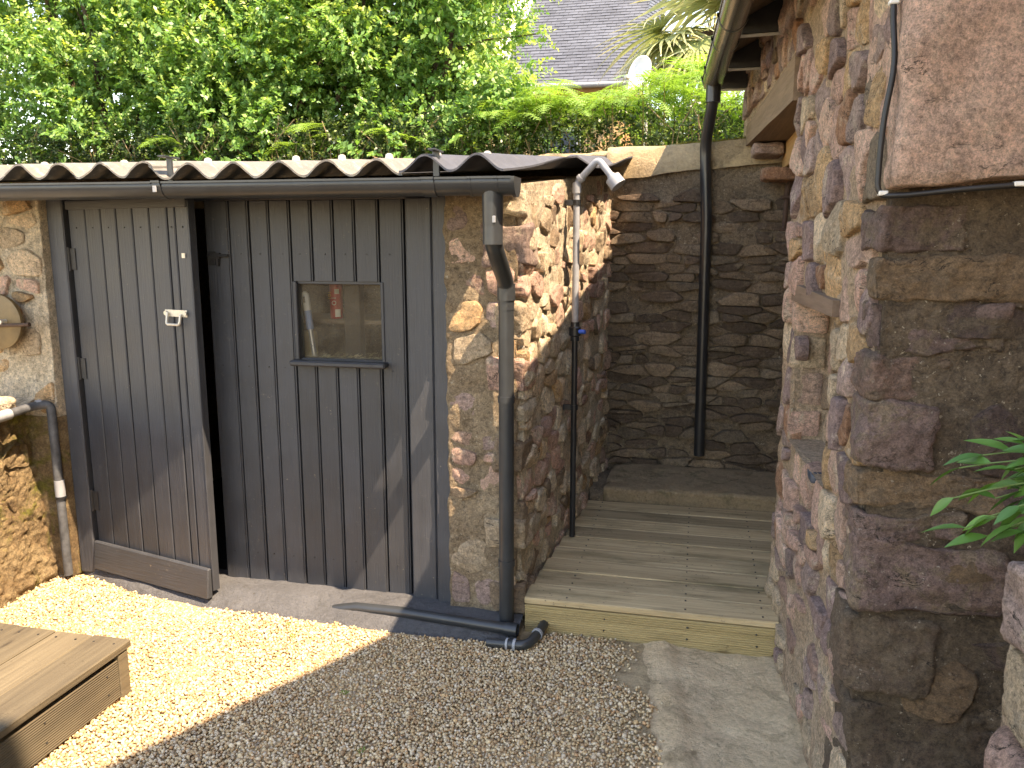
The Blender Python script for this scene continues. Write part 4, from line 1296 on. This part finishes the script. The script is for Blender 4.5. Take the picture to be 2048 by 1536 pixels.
# roof, eaves, gutter
V = []; 
def zr(x, y): return 2.375 + (x - (.085 - .045 * (y - 3.02))) * .52
rv = [(.085 - .045 * (y - 3.02) + dx, y, 0) for y in (1.80, 5.15) for dx in (0, 2.6)]
V = [(x, y, zr(x, y)) for x, y, _ in rv] + [(x, y, zr(x, y) + .05) for x, y, _ in rv]
obj('roof', V, [(0, 2, 3, 1), (4, 5, 7, 6), (0, 1, 5, 4), (2, 6, 7, 3), (0, 4, 6, 2), (1, 3, 7, 5)], M['slate_paint'], hs)
ya_ = [1.86 + .145 * i for i in range(23)]
for y0_ in ya_:
    y1_ = y0_ + .141; m = MB()
    A = [(.10 - .045 * (yy - 3.02), yy, zr(.10 - .045 * (yy - 3.02), yy) - .016) for yy in (y0_, y1_)]; B = [(xw(yy) + .05, yy, zr(xw(yy) + .05, yy) - .016) for yy in (y0_, y1_)]
    V = [A[0], A[1], B[1], B[0]]; V += [(x, y, z + .012) for x, y, z in V]
    obj('soffit_board', V, [(0, 1, 2, 3), (4, 7, 6, 5), (0, 4, 5, 1), (1, 5, 6, 2), (2, 6, 7, 3), (3, 7, 4, 0)], M['oldwood'], hs)
for y in (2.3, 3.0, 3.70, 4.38, 4.93):
    xa_ = .115 - .045 * (y - 3.02); xb_ = xw(y) - .002
    V = []
    for dy in (-.022, .022):
        V += [(xa_, y + dy, zr(xa_, y) - .02), (xb_, y + dy, zr(xb_, y) - .02), (xb_, y + dy, zr(xb_, y) - .155), (xa_, y + dy, zr(xa_, y) - .05)]
    obj('eaves_bracket', V, [(0, 1, 2, 3), (7, 6, 5, 4), (0, 4, 5, 1), (1, 5, 6, 2), (2, 6, 7, 3), (3, 7, 4, 0)], M['iron'], hs)
    m = MB(); a = Vector((xa_, y, zr(xa_, y) - .054)); b = Vector((xb_, y, zr(xb_, y) - .159)); m.tube([a, b], .009, 4); m.obj('strut', M['galv'], hs)
def gxr(y): return .105 - .0455 * (y - 3.02)
V, Fc = extrude_profile([(-d, h) for d, h in gutter_profile(.052, .004)][::-1], (gxr(1.8), 1.8, 2.335), (gxr(4.62), 4.62, 2.325), 20)
g2 = obj('gutter', V, Fc, M['gutter'], hs, True); autosmooth(g2, 50)
for y in (2.25, 2.80, 3.35, 3.72, 4.32, 4.58):
    V, Fc = extrude_profile([(-d, h) for d, h in gutter_profile(.057, .005)][::-1], (gxr(y), y, 2.334), (gxr(y), y + .022, 2.334), 1)
    c = obj('gutter_bracket', V, Fc, M['pvc_black'], g2, True); autosmooth(c, 50)
V, Fc = extrude_profile([(-.055 * math.cos(a), -.055 * math.sin(a)) for a in [math.pi * i / 12 for i in range(13)]][::-1] + [], (gxr(4.62), 4.62, 2.335), (gxr(4.63), 4.63, 2.335), 1)
obj('end_cap', V, Fc, M['pvc_black'], g2, True)
MB().tube(pipe_path([(gxr(4.5), 4.50, 2.29), (gxr(4.5), 4.50, 2.21), (.008, 4.625, 2.0), (.03, 4.625, 1.6), (.042, 4.625, .285)], .06), .030, 18).obj('downpipe', M['pvc_black'], hs, True)
MB().tube([(gxr(4.5), 4.50, 2.30), (gxr(4.5), 4.50, 2.20)], .038, 18).obj('outlet_spout', M['pvc_black'], g2, True)

# cable on the corner
cb = thing('electric_cable', 'black electric cable running down the house corner and along the big slab', 'cable')
cpts = [(.374, 1.95, 2.62), (.370, 1.935, 2.20), (.372, 1.92, 1.98), (.378, 1.90, 1.86), (.366, 1.895, 1.75), (.362, 1.89, 1.65), (.366, 1.885, 1.600), (.40, 1.875, 1.592), (.52, 1.86, 1.602), (.66, 1.86, 1.612), (.9, 1.86, 1.63)]
def smooth_path(P, k=6):
    P = [Vector(p) for p in P]; out = []
    for i in range(len(P) - 1):
        p0 = P[max(0, i - 1)]; p1 = P[i]; p2 = P[i + 1]; p3 = P[min(len(P) - 1, i + 2)]
        for j in range(k):
            t = j / k; out.append(.5 * ((2 * p1) + (p2 - p0) * t + (2 * p0 - 5 * p1 + 4 * p2 - p3) * t * t + (3 * p1 - p0 - 3 * p2 + p3) * t ** 3))
    return out + [P[-1]]
MB().tube(smooth_path(cpts), .0062, 10).obj('cable_run', M['cable'], cb, True)
for p in ((.372, 1.921, 1.985), (.372, 1.884, 1.597), (.62, 1.86, 1.611)):
    m = MB(); m.box(p[0] - .009, p[0] + .010, p[1] - .009, p[1] + .012, p[2] - .005, p[2] + .005, .002); m.obj('cable_clip', M['white'], cb)

# ================================================================== TALLER HOUSE OUT OF FRAME (casts the courtyard shadow)
th = thing('gabled_house', 'tall rendered gable house beyond the right edge shading the courtyard', 'house')
gab = [(1.88, -.03), (1.88, 4.40), (-.35, 6.27), (-2.7, 4.30), (-2.7, -.03)]
V = [(1.3, y, z) for y, z in gab] + [(5.5, y, z) for y, z in gab]; n = 5
obj('wall', V, [tuple(range(n)), tuple(range(n, 2 * n))[::-1]] + [((i + 1) % n, i, n + i, n + (i + 1) % n) for i in range(n)], M['render'], th)
for (a, b) in (((1.93, 4.375), (-.35, 6.29)), ((-.35, 6.29), (-2.8, 4.235))):
    V = [(1.29, a[0], a[1]), (5.6, a[0], a[1]), (5.6, b[0], b[1]), (1.29, b[0], b[1])]; V += [(x, y, z + .05) for x, y, z in V]
    obj('roof', V, [(0, 1, 2, 3), (7, 6, 5, 4), (0, 4, 5, 1), (1, 5, 6, 2), (2, 6, 7, 3), (3, 7, 4, 0)], M['slate_paint'], th)
m = MB(); m.box(1.32, 1.85, -.8, .02, 5.4, 7.0, .02); m.box(1.29, 1.88, -.83, .05, 6.9, 7.0, .01); m.obj('chimney', M['render'], th)

# ================================================================== NEAR WALL AND PLANT, RIGHT EDGE
nw = thing('boundary_wall', 'rough pink and ochre stone wall end at the lower right edge', 'wall')
rough_block('wall', (.535, 1.13, -.03), (1.28, 1.44, 1.0), MO['warm'], nw, .010, .03, 4, 22)
zz = -.02; rdq = random.Random(12)
for i, (hh, k) in enumerate([(.2, 'rose'), (.17, 'tan'), (.20, 'pink'), (.16, 'rose'), (.13, 'tan'), (.155, 'mauve')]):
    rough_block('stone', (.512 + rdq.uniform(-.012, .014), 1.118, zz + .006), (.72 + rdq.uniform(-.1, .1), 1.40, zz + hh - .006), ST[k], nw, .014, .02, 60 + i, 16, 9, None, .018); zz += hh
pl = thing('leafy_plant', 'leafy green bamboo like plant leaning in from the right edge', 'plant')
m = MB(); m.tube([(.80, 1.30, 1.0), (.80, 1.30, 1.005), (.80, 1.30, 1.16), (.80, 1.30, 1.17)], [.085, .09, .11, .10], 24); m.obj('pot', M['terracotta'], pl, True)
def lance_leaf():
    """lanceolate leaf along +X, length 1, folded on its midrib"""
    prof = [(0, .02), (.12, .10), (.3, .175), (.5, .18), (.7, .13), (.87, .06), (1, .004)]
    V = []; F = []
    for i, (t, w) in enumerate(prof):
        dz = -.16 * t * t
        V += [(t, -w, dz + w * .35), (t, 0, dz), (t, w, dz + w * .35)]
    for i in range(len(prof) - 1):
        a = i * 3; F += [(a, a + 3, a + 4, a + 1), (a + 1, a + 4, a + 5, a + 2)]
    return np.array(V), F
LV, LF = lance_leaf()
leaf_me = []
for k in range(6):
    c = np.array(rgb(['#3f6a33', '#4d7a38', '#3f6a33', '#5d8a3e', '#4a7434', '#4a7434'][k])[:3])
    cols = [tuple(c * (1 + .15 * (1 if i % 3 == 1 else 0))) + (1,) for i in range(len(LV))]
    tmp = obj('leaf', LV, LF, M['bamboo'], pl, True, cols); leaf_me.append(tmp.data); bpy.data.objects.remove(tmp)
rdl = random.Random(21)
root = Vector((.78, 1.32, 1.16))
tips = [(.50 + .012 * k, 1.47 + .02 * math.sin(k * 2.1), 1.0 + .17 * ((k * .37) % 1.0)) for k in range(14)] + [(.455, 1.50, 1.110), (.450, 1.50, 1.055), (.470, 1.49, 1.005), (.490, 1.50, 1.135), (.525, 1.50, 1.09), (.50, 1.46, 1.04), (.54, 1.47, 1.165), (.545, 1.45, 1.02), (.585, 1.48, 1.12), (.56, 1.50, 1.06), (.60, 1.44, 1.17), (.60, 1.42, 1.00), (.57, 1.52, 1.15), (.64, 1.46, 1.08), (.62, 1.40, 1.06)]
stems = MB()
for ti, tp in enumerate(tips):
    tp = Vector(tp); mid = root.lerp(tp, .5) + Vector((0, 0, .05))
    path = [root * (1 - t) ** 2 + mid * 2 * t * (1 - t) + tp * t * t for t in [i / 8 for i in range(9)]]
    stems.tube(path, .0015, 6)
    for k in range(7):
        t = .45 + .55 * k / 6; p = path[min(8, int(t * 8))]
        d = (path[8] - path[5]).normalized()
        d = (d + Vector((rdl.uniform(-.75, .35), rdl.uniform(-.7, .5), rdl.uniform(-.75, .75)))).normalized()
        o = bpy.data.objects.new('leaf', rdl.choice(leaf_me)); link(o, pl)
        L = rdl.uniform(.045, .078)
        up = Vector((rdl.uniform(-.4, .4), rdl.uniform(-.8, .2), 1))
        y_ = up.cross(d).normalized(); z_ = d.cross(y_)
        o.matrix_world = Matrix.Translation(p) @ Matrix((d, y_, z_)).transposed().to_4x4() @ Matrix.Scale(L, 4)
stems.obj('stem', M['green_stem'], pl, True)

# ================================================================== HEDGE SHRUBS BEHIND THE WALL
def unit(a): return a / np.maximum(np.linalg.norm(a, axis=-1, keepdims=True), 1e-9)

def make_leaf_mass(name, parent, bases, dirs, lens, nl, size, seed, tipcol, basecol, bright):
    """leafy twigs: alternate small leaves along short arching shoots"""
    g = np.random.default_rng(seed); N = len(bases)
    t = (np.arange(nl) + .5) / nl
    side = unit(np.cross(dirs, g.normal(size=(N, 3))))
    droop = np.array([0, 0, -1.0])
    P = bases[:, None] + dirs[:, None] * (lens[:, None] * t)[..., None] + droop * ((lens[:, None] * t ** 2) * .25)[..., None]
    sgn = np.where(np.arange(nl) % 2 == 0, 1.0, -1.0)[None, :, None]
    d = unit(dirs[:, None] * .55 + side[:, None] * sgn + g.normal(0, .35, (N, nl, 3)))
    nrm = unit(np.array([.25, -.45, .9]) + g.normal(0, .55, (N, nl, 3)))
    s = unit(np.cross(d, nrm)); up = np.cross(s, d)
    L = size * g.uniform(.65, 1.25, (N, nl, 1)) * (1 - .35 * t[None, :, None])
    w = L * .30
    V = np.stack([P, P + d * L * .45 + s * w + up * L * .08, P + d * L - up * L * .10, P + d * L * .45 - s * w + up * L * .08], 2)
    n = N * nl
    F = np.arange(n * 4).reshape(n, 4)
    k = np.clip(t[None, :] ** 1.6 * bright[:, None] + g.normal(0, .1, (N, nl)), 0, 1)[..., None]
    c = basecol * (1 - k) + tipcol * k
    c = c * g.uniform(.75, 1.25, (N, nl, 1))
    C = np.concatenate([c, np.ones((N, nl, 1))], -1)[:, :, None].repeat(4, 2)
    o = np_obj(name, V.reshape(-1, 3), F, M['leaf'], parent, False, C.reshape(-1, 4))
    return o

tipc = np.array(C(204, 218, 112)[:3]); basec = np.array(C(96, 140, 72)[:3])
shr = [(-7.4, -5.0, 'leftmost of the leafy green shrubs in the hedge above the roof'), (-5.0, -4.0, 'dense leafy shrub above the left door in the hedge'),
       (-4.0, -3.05, 'leafy hedge shrub above the gap between the doors'), (-3.05, -2.15, 'leafy hedge shrub above the window of the shed'),
       (-2.15, -1.12, 'rightmost hedge shrub, its branches reaching over the slate roof')]
for si, (xa, xb, lab) in enumerate(shr):
    sh_ = thing('hedge_shrub', lab, 'shrub', group='shrubs of the hedge behind the shed')
    g = np.random.default_rng(100 + si)
    nc = 115
    cx = g.uniform(xa - .15, xb + .15, nc); cz = 2.0 + 2.35 * g.random(nc) ** .9
    cy = 5.35 + .16 * (cz - 2) + g.uniform(-.18, 1.1, nc) ** 1.0
    if si == 4:
        lim = np.interp(cz, [2.0, 2.6, 2.9, 3.3, 3.8, 4.4], [-1.25, -1.45, -1.65, -1.62, -1.75, -1.95])
        cx = np.minimum(cx, lim)
    rad = g.uniform(.16, .34, nc)
    per = 27
    off = unit(g.normal(size=(nc, per, 3))) * (g.random((nc, per, 1)) ** .45) * rad[:, None, None]
    off[..., 1] *= .8
    B = (np.stack([cx, cy, cz], -1)[:, None] + off)
    B[..., 2] = np.maximum(B[..., 2], 1.98)
    out = unit(off + np.array([.25, -.35, .35]) * rad[:, None, None] * 2.2)
    D = unit(out + g.normal(0, .3, out.shape))
    ln = g.uniform(.12, .30, (nc, per)) * 1.0
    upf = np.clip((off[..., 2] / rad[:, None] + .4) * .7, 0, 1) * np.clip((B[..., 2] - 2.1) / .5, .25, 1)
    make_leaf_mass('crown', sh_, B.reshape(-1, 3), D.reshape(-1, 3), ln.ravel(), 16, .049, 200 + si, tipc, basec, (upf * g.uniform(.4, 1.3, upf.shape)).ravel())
    # deeper, shaded foliage behind
    nb2 = 1000
    Bk = np.c_[g.uniform(xa - .2, (xb + .1 if si < 4 else -1.85), nb2), g.uniform(6.1, 7.3, nb2), 1.95 + 3.1 * g.random(nb2)]
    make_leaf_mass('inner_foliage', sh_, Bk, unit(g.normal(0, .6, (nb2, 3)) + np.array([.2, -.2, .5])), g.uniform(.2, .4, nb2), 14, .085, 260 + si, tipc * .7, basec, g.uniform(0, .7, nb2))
    # woody stems
    for k in range(5):
        x = g.uniform(xa + .1, min(xb, -1.95) - .05); y = g.uniform(5.6, 6.2)
        pth = [Vector((x, y, 1.9))]
        dx = g.uniform(-.12, .22)
        for j in range(1, 9): pth.append(Vector((x + dx * j * .9 + .05 * math.sin(j * 1.7 + k), y + .04 * math.cos(j * 2 + k), 1.9 + .27 * j)))
        MB().tube(pth, .03, 8, r2=.006).obj('trunk' if k == 0 else 'stem', M['bark'], sh_, True)
    if si == 4:
        for (p0, p1) in (((-1.75, 5.6, 3.0), (-1.02, 5.35, 3.14)), ((-1.8, 5.6, 2.75), (-1.06, 5.4, 2.80)), ((-1.9, 5.7, 3.1), (-1.28, 5.5, 3.55))):
            p0 = np.array(p0); p1 = np.array(p1)
            tt = g.random((60, 1)); Bq = p0 + (p1 - p0) * tt + g.normal(0, .05, (60, 3)); Dq = unit(np.tile(p1 - p0, (60, 1)) + g.normal(0, .4, (60, 3)) + np.array([0, -.1, .2]))
            make_leaf_mass('branch_leaves', sh_, Bq, Dq, g.uniform(.1, .22, 60), 12, .045, 300 + int(abs(p1[2]) * 100), tipc, basec, g.uniform(.5, 1.3, 60))
            MB().tube([tuple(p0), tuple((p0 + p1) / 2 + np.array([0, 0, .03])), tuple(p1)], .011, 6, r2=.003).obj('branch', M['bark'], sh_, True)

# low tangle of dry stems and undergrowth along the foot of the hedge
g = np.random.default_rng(9)
nb_ = 1900
B = np.c_[g.uniform(-6.2, .35, nb_), g.uniform(5.22, 5.5, nb_), 1.96 + .30 * g.random(nb_)]
D = unit(g.normal(0, .5, (nb_, 3)) + np.array([0, -.3, .7]))
o = make_leaf_mass('undergrowth', None, B, D, g.uniform(.1, .25, nb_), 12, .034, 401, np.array(rgb('#7d9440')[:3]), np.array(rgb('#33492a')[:3]), g.uniform(.0, .8, nb_))
tag(o, 'dark low undergrowth along the top of the wall below the hedge', 'undergrowth', kind='stuff')
m = MB()
for k in range(150):
    x = random.uniform(-6, .3); y = random.uniform(5.25, 5.45); l = random.uniform(.12, .42)
    m.tube([(x, y, 1.93), (x + random.uniform(-.06, .06), y - .02, 1.93 + l * .6), (x + random.uniform(-.14, .14), y - .04, 1.93 + l)], .0035, 4)
o = m.obj('dry_stems', M['twig']); tag(o, 'thin dry brown stems standing at the foot of the hedge', 'stems', kind='stuff')

bs = thing('background_shrub', 'leafy shrub filling the gap behind the ferns below the palm', 'shrub')
g = np.random.default_rng(55); nq = 2600
B = np.c_[g.uniform(-.9, 2.2, nq), g.uniform(10.7, 11.4, nq), 1.95 + 1.15 * g.random(nq)]
make_leaf_mass('crown', bs, B, unit(g.normal(0, .6, (nq, 3)) + np.array([.1, -.4, .4])), g.uniform(.2, .4, nq), 12, .08, 777, np.array(rgb('#93a83e')[:3]), np.array(rgb('#43672f')[:3]), g.uniform(.1, 1, nq))
for k in range(4): MB().tube([(-.6 + .7 * k, 11, 1.9), (-.55 + .7 * k, 10.95, 2.5), (-.4 + .7 * k, 10.9, 3.0)], .03, 8, r2=.008).obj('stem', M['bark'], bs, True)

# ================================================================== BRACKEN FERNS
FERN_LIGHT = np.array(C(128, 164, 84)[:3]); FERN_DARK = np.array(C(84, 126, 58)[:3])
def frond_mesh(seed, L=.45):
    """bracken frond arching along +X: rachis with paired toothed pinnae"""
    rd = random.Random(seed); V = []; F = []; C = []
    cA, cB = FERN_LIGHT, FERN_DARK
    pts = []; n = 17
    for i in range(n + 1):
        t = i / n; pts.append(Vector((L * (t - .12 * t * t), 0, L * (.35 * t - .62 * t * t))))
    for i in range(1, n):
        t = i / n
        wl_n = L * .50 * (1 - t) ** .8 * min(1, .35 + t * 3.2)
        tan = (pts[i + 1] - pts[i - 1]).normalized()
        for s in (-1, 1):
            d = (Vector((0, s, 0)) + tan * .38 + Vector((0, 0, rd.uniform(-.22, .10)))).normalized()
            ax = tan.cross(d).normalized().cross(d).normalized()
            seg = max(4, int(wl_n / .016)); p = pts[i]
            col = cA * (.6 + .5 * rd.random()) * (.75 + .4 * t) + cB * .25
            hw = .30 * L / n + .006
            for k in range(seg):
                t0 = k / seg; t1 = (k + .85) / seg; w0 = hw * (1 - t0 * .8)
                a = p + d * wl_n * t0; b = p + d * wl_n * t1; sag = Vector((0, 0, -.22 * wl_n * t0 * t0))
                q = len(V)
                V += [a + sag, a + sag + ax * w0 + d * w0 * .6, b + sag, a + sag - ax * w0 + d * w0 * .6]
                F.append((q, q + 1, q + 2, q + 3)); C += [tuple(col) + (1,)] * 4
    for i in range(n):
        q = len(V); w = .003 * (1 - i / n) + .001
        V += [pts[i] + Vector((0, -w, .001)), pts[i + 1] + Vector((0, -w, .001)), pts[i + 1] + Vector((0, w, .001)), pts[i] + Vector((0, w, .001))]
        F.append((q, q + 1, q + 2, q + 3)); C += [tuple(cA * .9) + (1,)] * 4
    o = obj('frond', V, F, M['fern'], None, False, C); me = o.data; bpy.data.objects.remove(o); return me
fronds = [frond_mesh(k, .34 + .05 * (k % 4)) for k in range(8)]
rdf = random.Random(77)
ferns = []
def fern(x, y, h, nf):
    f_ = thing('bracken_fern', 'light green bracken fern among the ferns on the wall top', 'fern', group='bracken ferns on the wall top')
    f_.location = (x, y, 1.93)
    m = MB(); m.tube([(0, 0, 0), (.01, -.01, h * .5), (.0, -.03, h)], .005, 6, r2=.003); m.obj('stem', M['stem'], f_, True)
    a0 = rdf.uniform(0, 6.28)
    for k in range(nf):
        o = bpy.data.objects.new('frond', rdf.choice(fronds)); link(o, f_)
        a = a0 + 6.28 * k / nf + rdf.uniform(-.4, .4)
        hh = h * (1 - .42 * (k % 4) / 4) ; s = rdf.uniform(.72, 1.08)
        o.location = (0, -.02 * hh / h, hh); o.rotation_euler = (rdf.uniform(-.2, .2), rdf.uniform(-.45, .15), a); o.scale = (s, s, s)
for i in range(46):
    t = i / 45
    x = -1.42 + 1.85 * ((i * 0.618) % 1.0); y = 5.38 + rdf.uniform(-.1, .75)
    h = np.interp(x, [-1.4, -1.0, -.6, -.2, .1, .45], [.42, .48, .48, .62, .52, .42]) * rdf.uniform(.72, 1.08) + .12 * (y - 5.4)
    fern(x, y, float(h), rdf.randint(5, 7))
for x in (-3.6, -2.6, -2.05): fern(x, 5.26, .28, 4)

# ================================================================== PALM
pm = thing('fan_palm', 'fan palm with pale drooping leaves behind the ferns', 'palm tree')
PC = Vector((.06, 11.9, 4.15))
MB().tube([(PC.x, PC.y, 1.9), (PC.x + .02, PC.y, 3.0), (PC.x, PC.y, 4.25)], [.16, .15, .18], 14).obj('trunk', M['fibre'], pm, True)
def fan_mesh(seed):
    rd = random.Random(seed); V = []; F = []; C = []; n = 28; Rr = .95
    ca = np.array(rgb('#8d9a62')[:3]); cb = np.array(rgb('#c3bf92')[:3])
    for i in range(n):
        a = R(-125 + 250 * i / (n - 1)); l = Rr * rd.uniform(.85, 1.08) * (1 - .12 * abs(a) / 2.2)
        dirv = Vector((math.cos(a), math.sin(a), 0)); sd = Vector((-math.sin(a), math.cos(a), 0)); dr = rd.uniform(.15, .5)
        prev = None; k = 7
        for j in range(k + 1):
            t = j / k; w = (.025 * math.sin(min(1, t * 1.6 + .15) * 1.57) if t < .55 else .025 * (1 - (t - .55) / .45) + .0015)
            p = dirv * l * t + Vector((0, 0, -dr * l * t ** 2.6))
            q = len(V); V += [p - sd * w, p + Vector((0, 0, .012 * (1 - t))), p + sd * w]
            c = (ca + (cb - ca) * min(1, t * t * 1.1)) * rd.uniform(.8, 1.1); C += [tuple(c) + (1,)] * 3
            if prev is not None: F += [(prev, q, q + 1, prev + 1), (prev + 1, q + 1, q + 2, prev + 2)]
            prev = q
    o = obj('leaf', V, F, M['palm'], None, True, C); me = o.data; bpy.data.objects.remove(o); return me
fans = [fan_mesh(k) for k in range(4)]
rdp = random.Random(4)
for k in range(36):
    az = 6.28 * k * .618; el = R(-35 + 105 * ((k * .37) % 1.0)); L = rdp.uniform(.42, .75)
    d = Vector((math.cos(az) * math.cos(el), math.sin(az) * math.cos(el), math.sin(el)))
    base = PC; tip = PC + d * L
    MB().tube([tuple(base), tuple(base.lerp(tip, .5) + Vector((0, 0, .03))), tuple(tip)], .010, 6, r2=.006).obj('leaf_stalk', M['stem'], pm, True)
    o = bpy.data.objects.new('leaf', rdp.choice(fans)); link(o, pm)
    x_ = (d + Vector((0, 0, -.45))).normalized(); y_ = Vector((0, 0, 1)).cross(x_).normalized(); z_ = x_.cross(y_)
    s = rdp.uniform(.8, 1.1)
    o.matrix_world = Matrix.Translation(tip) @ Matrix((x_, y_, z_)).transposed().to_4x4() @ Matrix.Rotation(rdp.uniform(-.4, .4), 4, 'X') @ Matrix.Scale(s, 4)

# ================================================================== SLATE HOUSE BEHIND
sh2 = thing('slate_house', 'house with a steep grey slate roof rising behind the ferns', 'house')
E0 = Vector((-3.45, 14, 4.06)); E1 = Vector((-1.29, 14, 4.06)); UPV = Vector((.185, 1, 1.1))
def slate_plane(name, A, B, up, Lup, cw, ch, parent, right=None):
    """rows of overlapping slates on the plane A->B (eaves) rising along up"""
    ex = (B - A); W_ = ex.length; ex = ex.normalized(); nz = ex.cross(up).normalized(); 
    if nz.y > 0: nz = -nz
    uu = up.normalized()
    V = []; F = []; C = []; rows = int(Lup / ch); rd = random.Random(hash(name) % 100)
    for r_ in range(rows):
        off = (r_ % 2) * .5 * cw
        nn = int(W_ / cw) + 2
        for i in range(-1, nn):
            a0 = max(0, i * cw + off + .003); a1 = min(W_, (i + 1) * cw + off - .003)
            if a1 - a0 < .02: continue
            b0 = r_ * ch; b1 = b0 + ch * 1.25; lift = rd.uniform(.010, .016)
            q = len(V)
            p = lambda a, b, h: A + ex * a + uu * b + nz * h
            V += [p(a0, b0, lift), p(a1, b0, lift), p(a1, b1, .001), p(a0, b1, .001), p(a0, b0, 0), p(a1, b0, 0)]
            F += [(q, q + 1, q + 2, q + 3), (q + 4, q + 5, q + 1, q)]
            c = rd.uniform(.82, 1.12); C += [(c, c, c * 1.01, 1)] * 6
    o = obj(name, V, F, M['slate'], parent, False, C); o['kind'] = 'stuff'
    return o
top = 4.2
rfb = obj('roof', [E0, E1, E1 + UPV * 3, E0 + UPV * 3], [(0, 1, 2, 3)], M['slate_paint'], sh2)
slate_plane('slates', E0 + Vector((0, 0, .012)), E1 + Vector((0, 0, .012)), UPV, 4.4, .17, .082, rfb)
# right slope of the hip
H1 = Vector((-.985, 14.7, 4.06)); UP2 = Vector((.115, 1.0, 1.12))
rfb2 = obj('roof', [E1, H1, H1 + UP2 * 2.9, E1 + UPV * 2.9], [(0, 1, 2, 3)], M['slate_paint'], sh2)
slate_plane('slates', E1 + Vector((.02, 0, .012)), H1 + Vector((0, 0, .012)), (UPV + UP2) / 2, 4.2, .13, .082, rfb2)
# white verge and the roof beyond it
a = E0 + Vector((-.16, .0, .06)); 
V = [E0 + Vector((-.30, 0, .02)), E0 + Vector((-.02, 0, .02)), E0 + Vector((-.02, 0, .02)) + UPV * 3, E0 + Vector((-.30, 0, .02)) + UPV * 3]
V = V + [v + Vector((0, -.09, .08)) for v in V]
obj('verge', V, [(3, 2, 1, 0), (4, 5, 6, 7), (0, 1, 5, 4), (1, 2, 6, 5), (2, 3, 7, 6), (3, 0, 4, 7)], M['whitewash'], sh2)
B0 = Vector((-6.4, 14.8, 4.3)); B1 = Vector((-3.72, 14.4, 4.3))
rfb3 = obj('roof', [B0, B1, B1 + UPV * 2.6, B0 + UPV * 2.6], [(0, 1, 2, 3)], M['slate_paint'], sh2)
slate_plane('slates', B0 + Vector((0, -.01, .012)), B1 + Vector((0, -.01, .012)), UPV, 3.6, .17, .082, rfb3)
m = MB(); m.box(-6.4, -1.33, 14.25, 14.4, 1.93, 4.10, 0); m.box(-1.33, -1.05, 14.4, 18, 1.93, 4.0, 0); m.obj('wall', M['render'], sh2)
m = MB(); m.tube([(-3.5, 13.96, 4.03), (-1.25, 13.96, 4.02)], .045, 10); m.obj('gutter', M['pvc_grey'], sh2, True)
m = MB(); m.box(-3.4, -1.3, 14.05, 14.25, 3.93, 3.99, .004); m.obj('eaves_board', M['newwood'], sh2)
# walls of the house are pierced by one window hidden low behind the ferns
m = MB(); m.box(-2.75, -2.05, 14.22, 14.26, 2.5, 3.4, .01); wfr = m.obj('window', M['white'], sh2)
m = MB(); m.box(-2.68, -2.12, 14.212, 14.225, 2.57, 3.33, .002); m.obj('pane', M['slate_paint'], wfr)

ds = thing('satellite_dish', 'white oval satellite dish in front of the slate roof', 'satellite dish')
DC = Vector((-.757, 10.2, 3.447)); dn = Vector((-.55, -.8, .25)).normalized(); du = Vector((0, 0, 1)).cross(dn).normalized(); dv = dn.cross(du)
V = []; F = []; n = 32; rr = [0, .08, .14, .18, .20]
for r_ in rr:
    for k in range(n):
        a = 6.283 * k / n; V.append(DC + du * (r_ * .85 * math.cos(a)) + dv * (r_ * math.sin(a)) + dn * (r_ * r_ * 1.1))
m0 = len(V)
V += [v - dn * .008 for v in V]
for i in range(len(rr) - 1):
    for k in range(n):
        q = (i * n + k, i * n + (k + 1) % n, (i + 1) * n + (k + 1) % n, (i + 1) * n + k)
        F.append(q); F.append(tuple(m0 + x for x in q[::-1]))
L_ = (len(rr) - 1) * n
for k in range(n): F.append((L_ + k, L_ + (k + 1) % n, m0 + L_ + (k + 1) % n, m0 + L_ + k))
obj('reflector', V, F, M['dish'], ds, True)
MB().tube([DC - dn * .01, DC - dn * .10, DC - dn * .12 + Vector((0, 0, -.3)), (DC.x + .06, 10.3, 1.9)], .022, 10).obj('mast', M['galv'], ds, True)
MB().tube([DC - dv * .19, DC - dv * .14 + dn * .26], .008, 8).obj('feed_arm', M['galv'], ds, True)
MB().tube([DC - dv * .14 + dn * .26, DC - dv * .13 + dn * .20], .022, 10).obj('receiver', M['white'], ds, True)
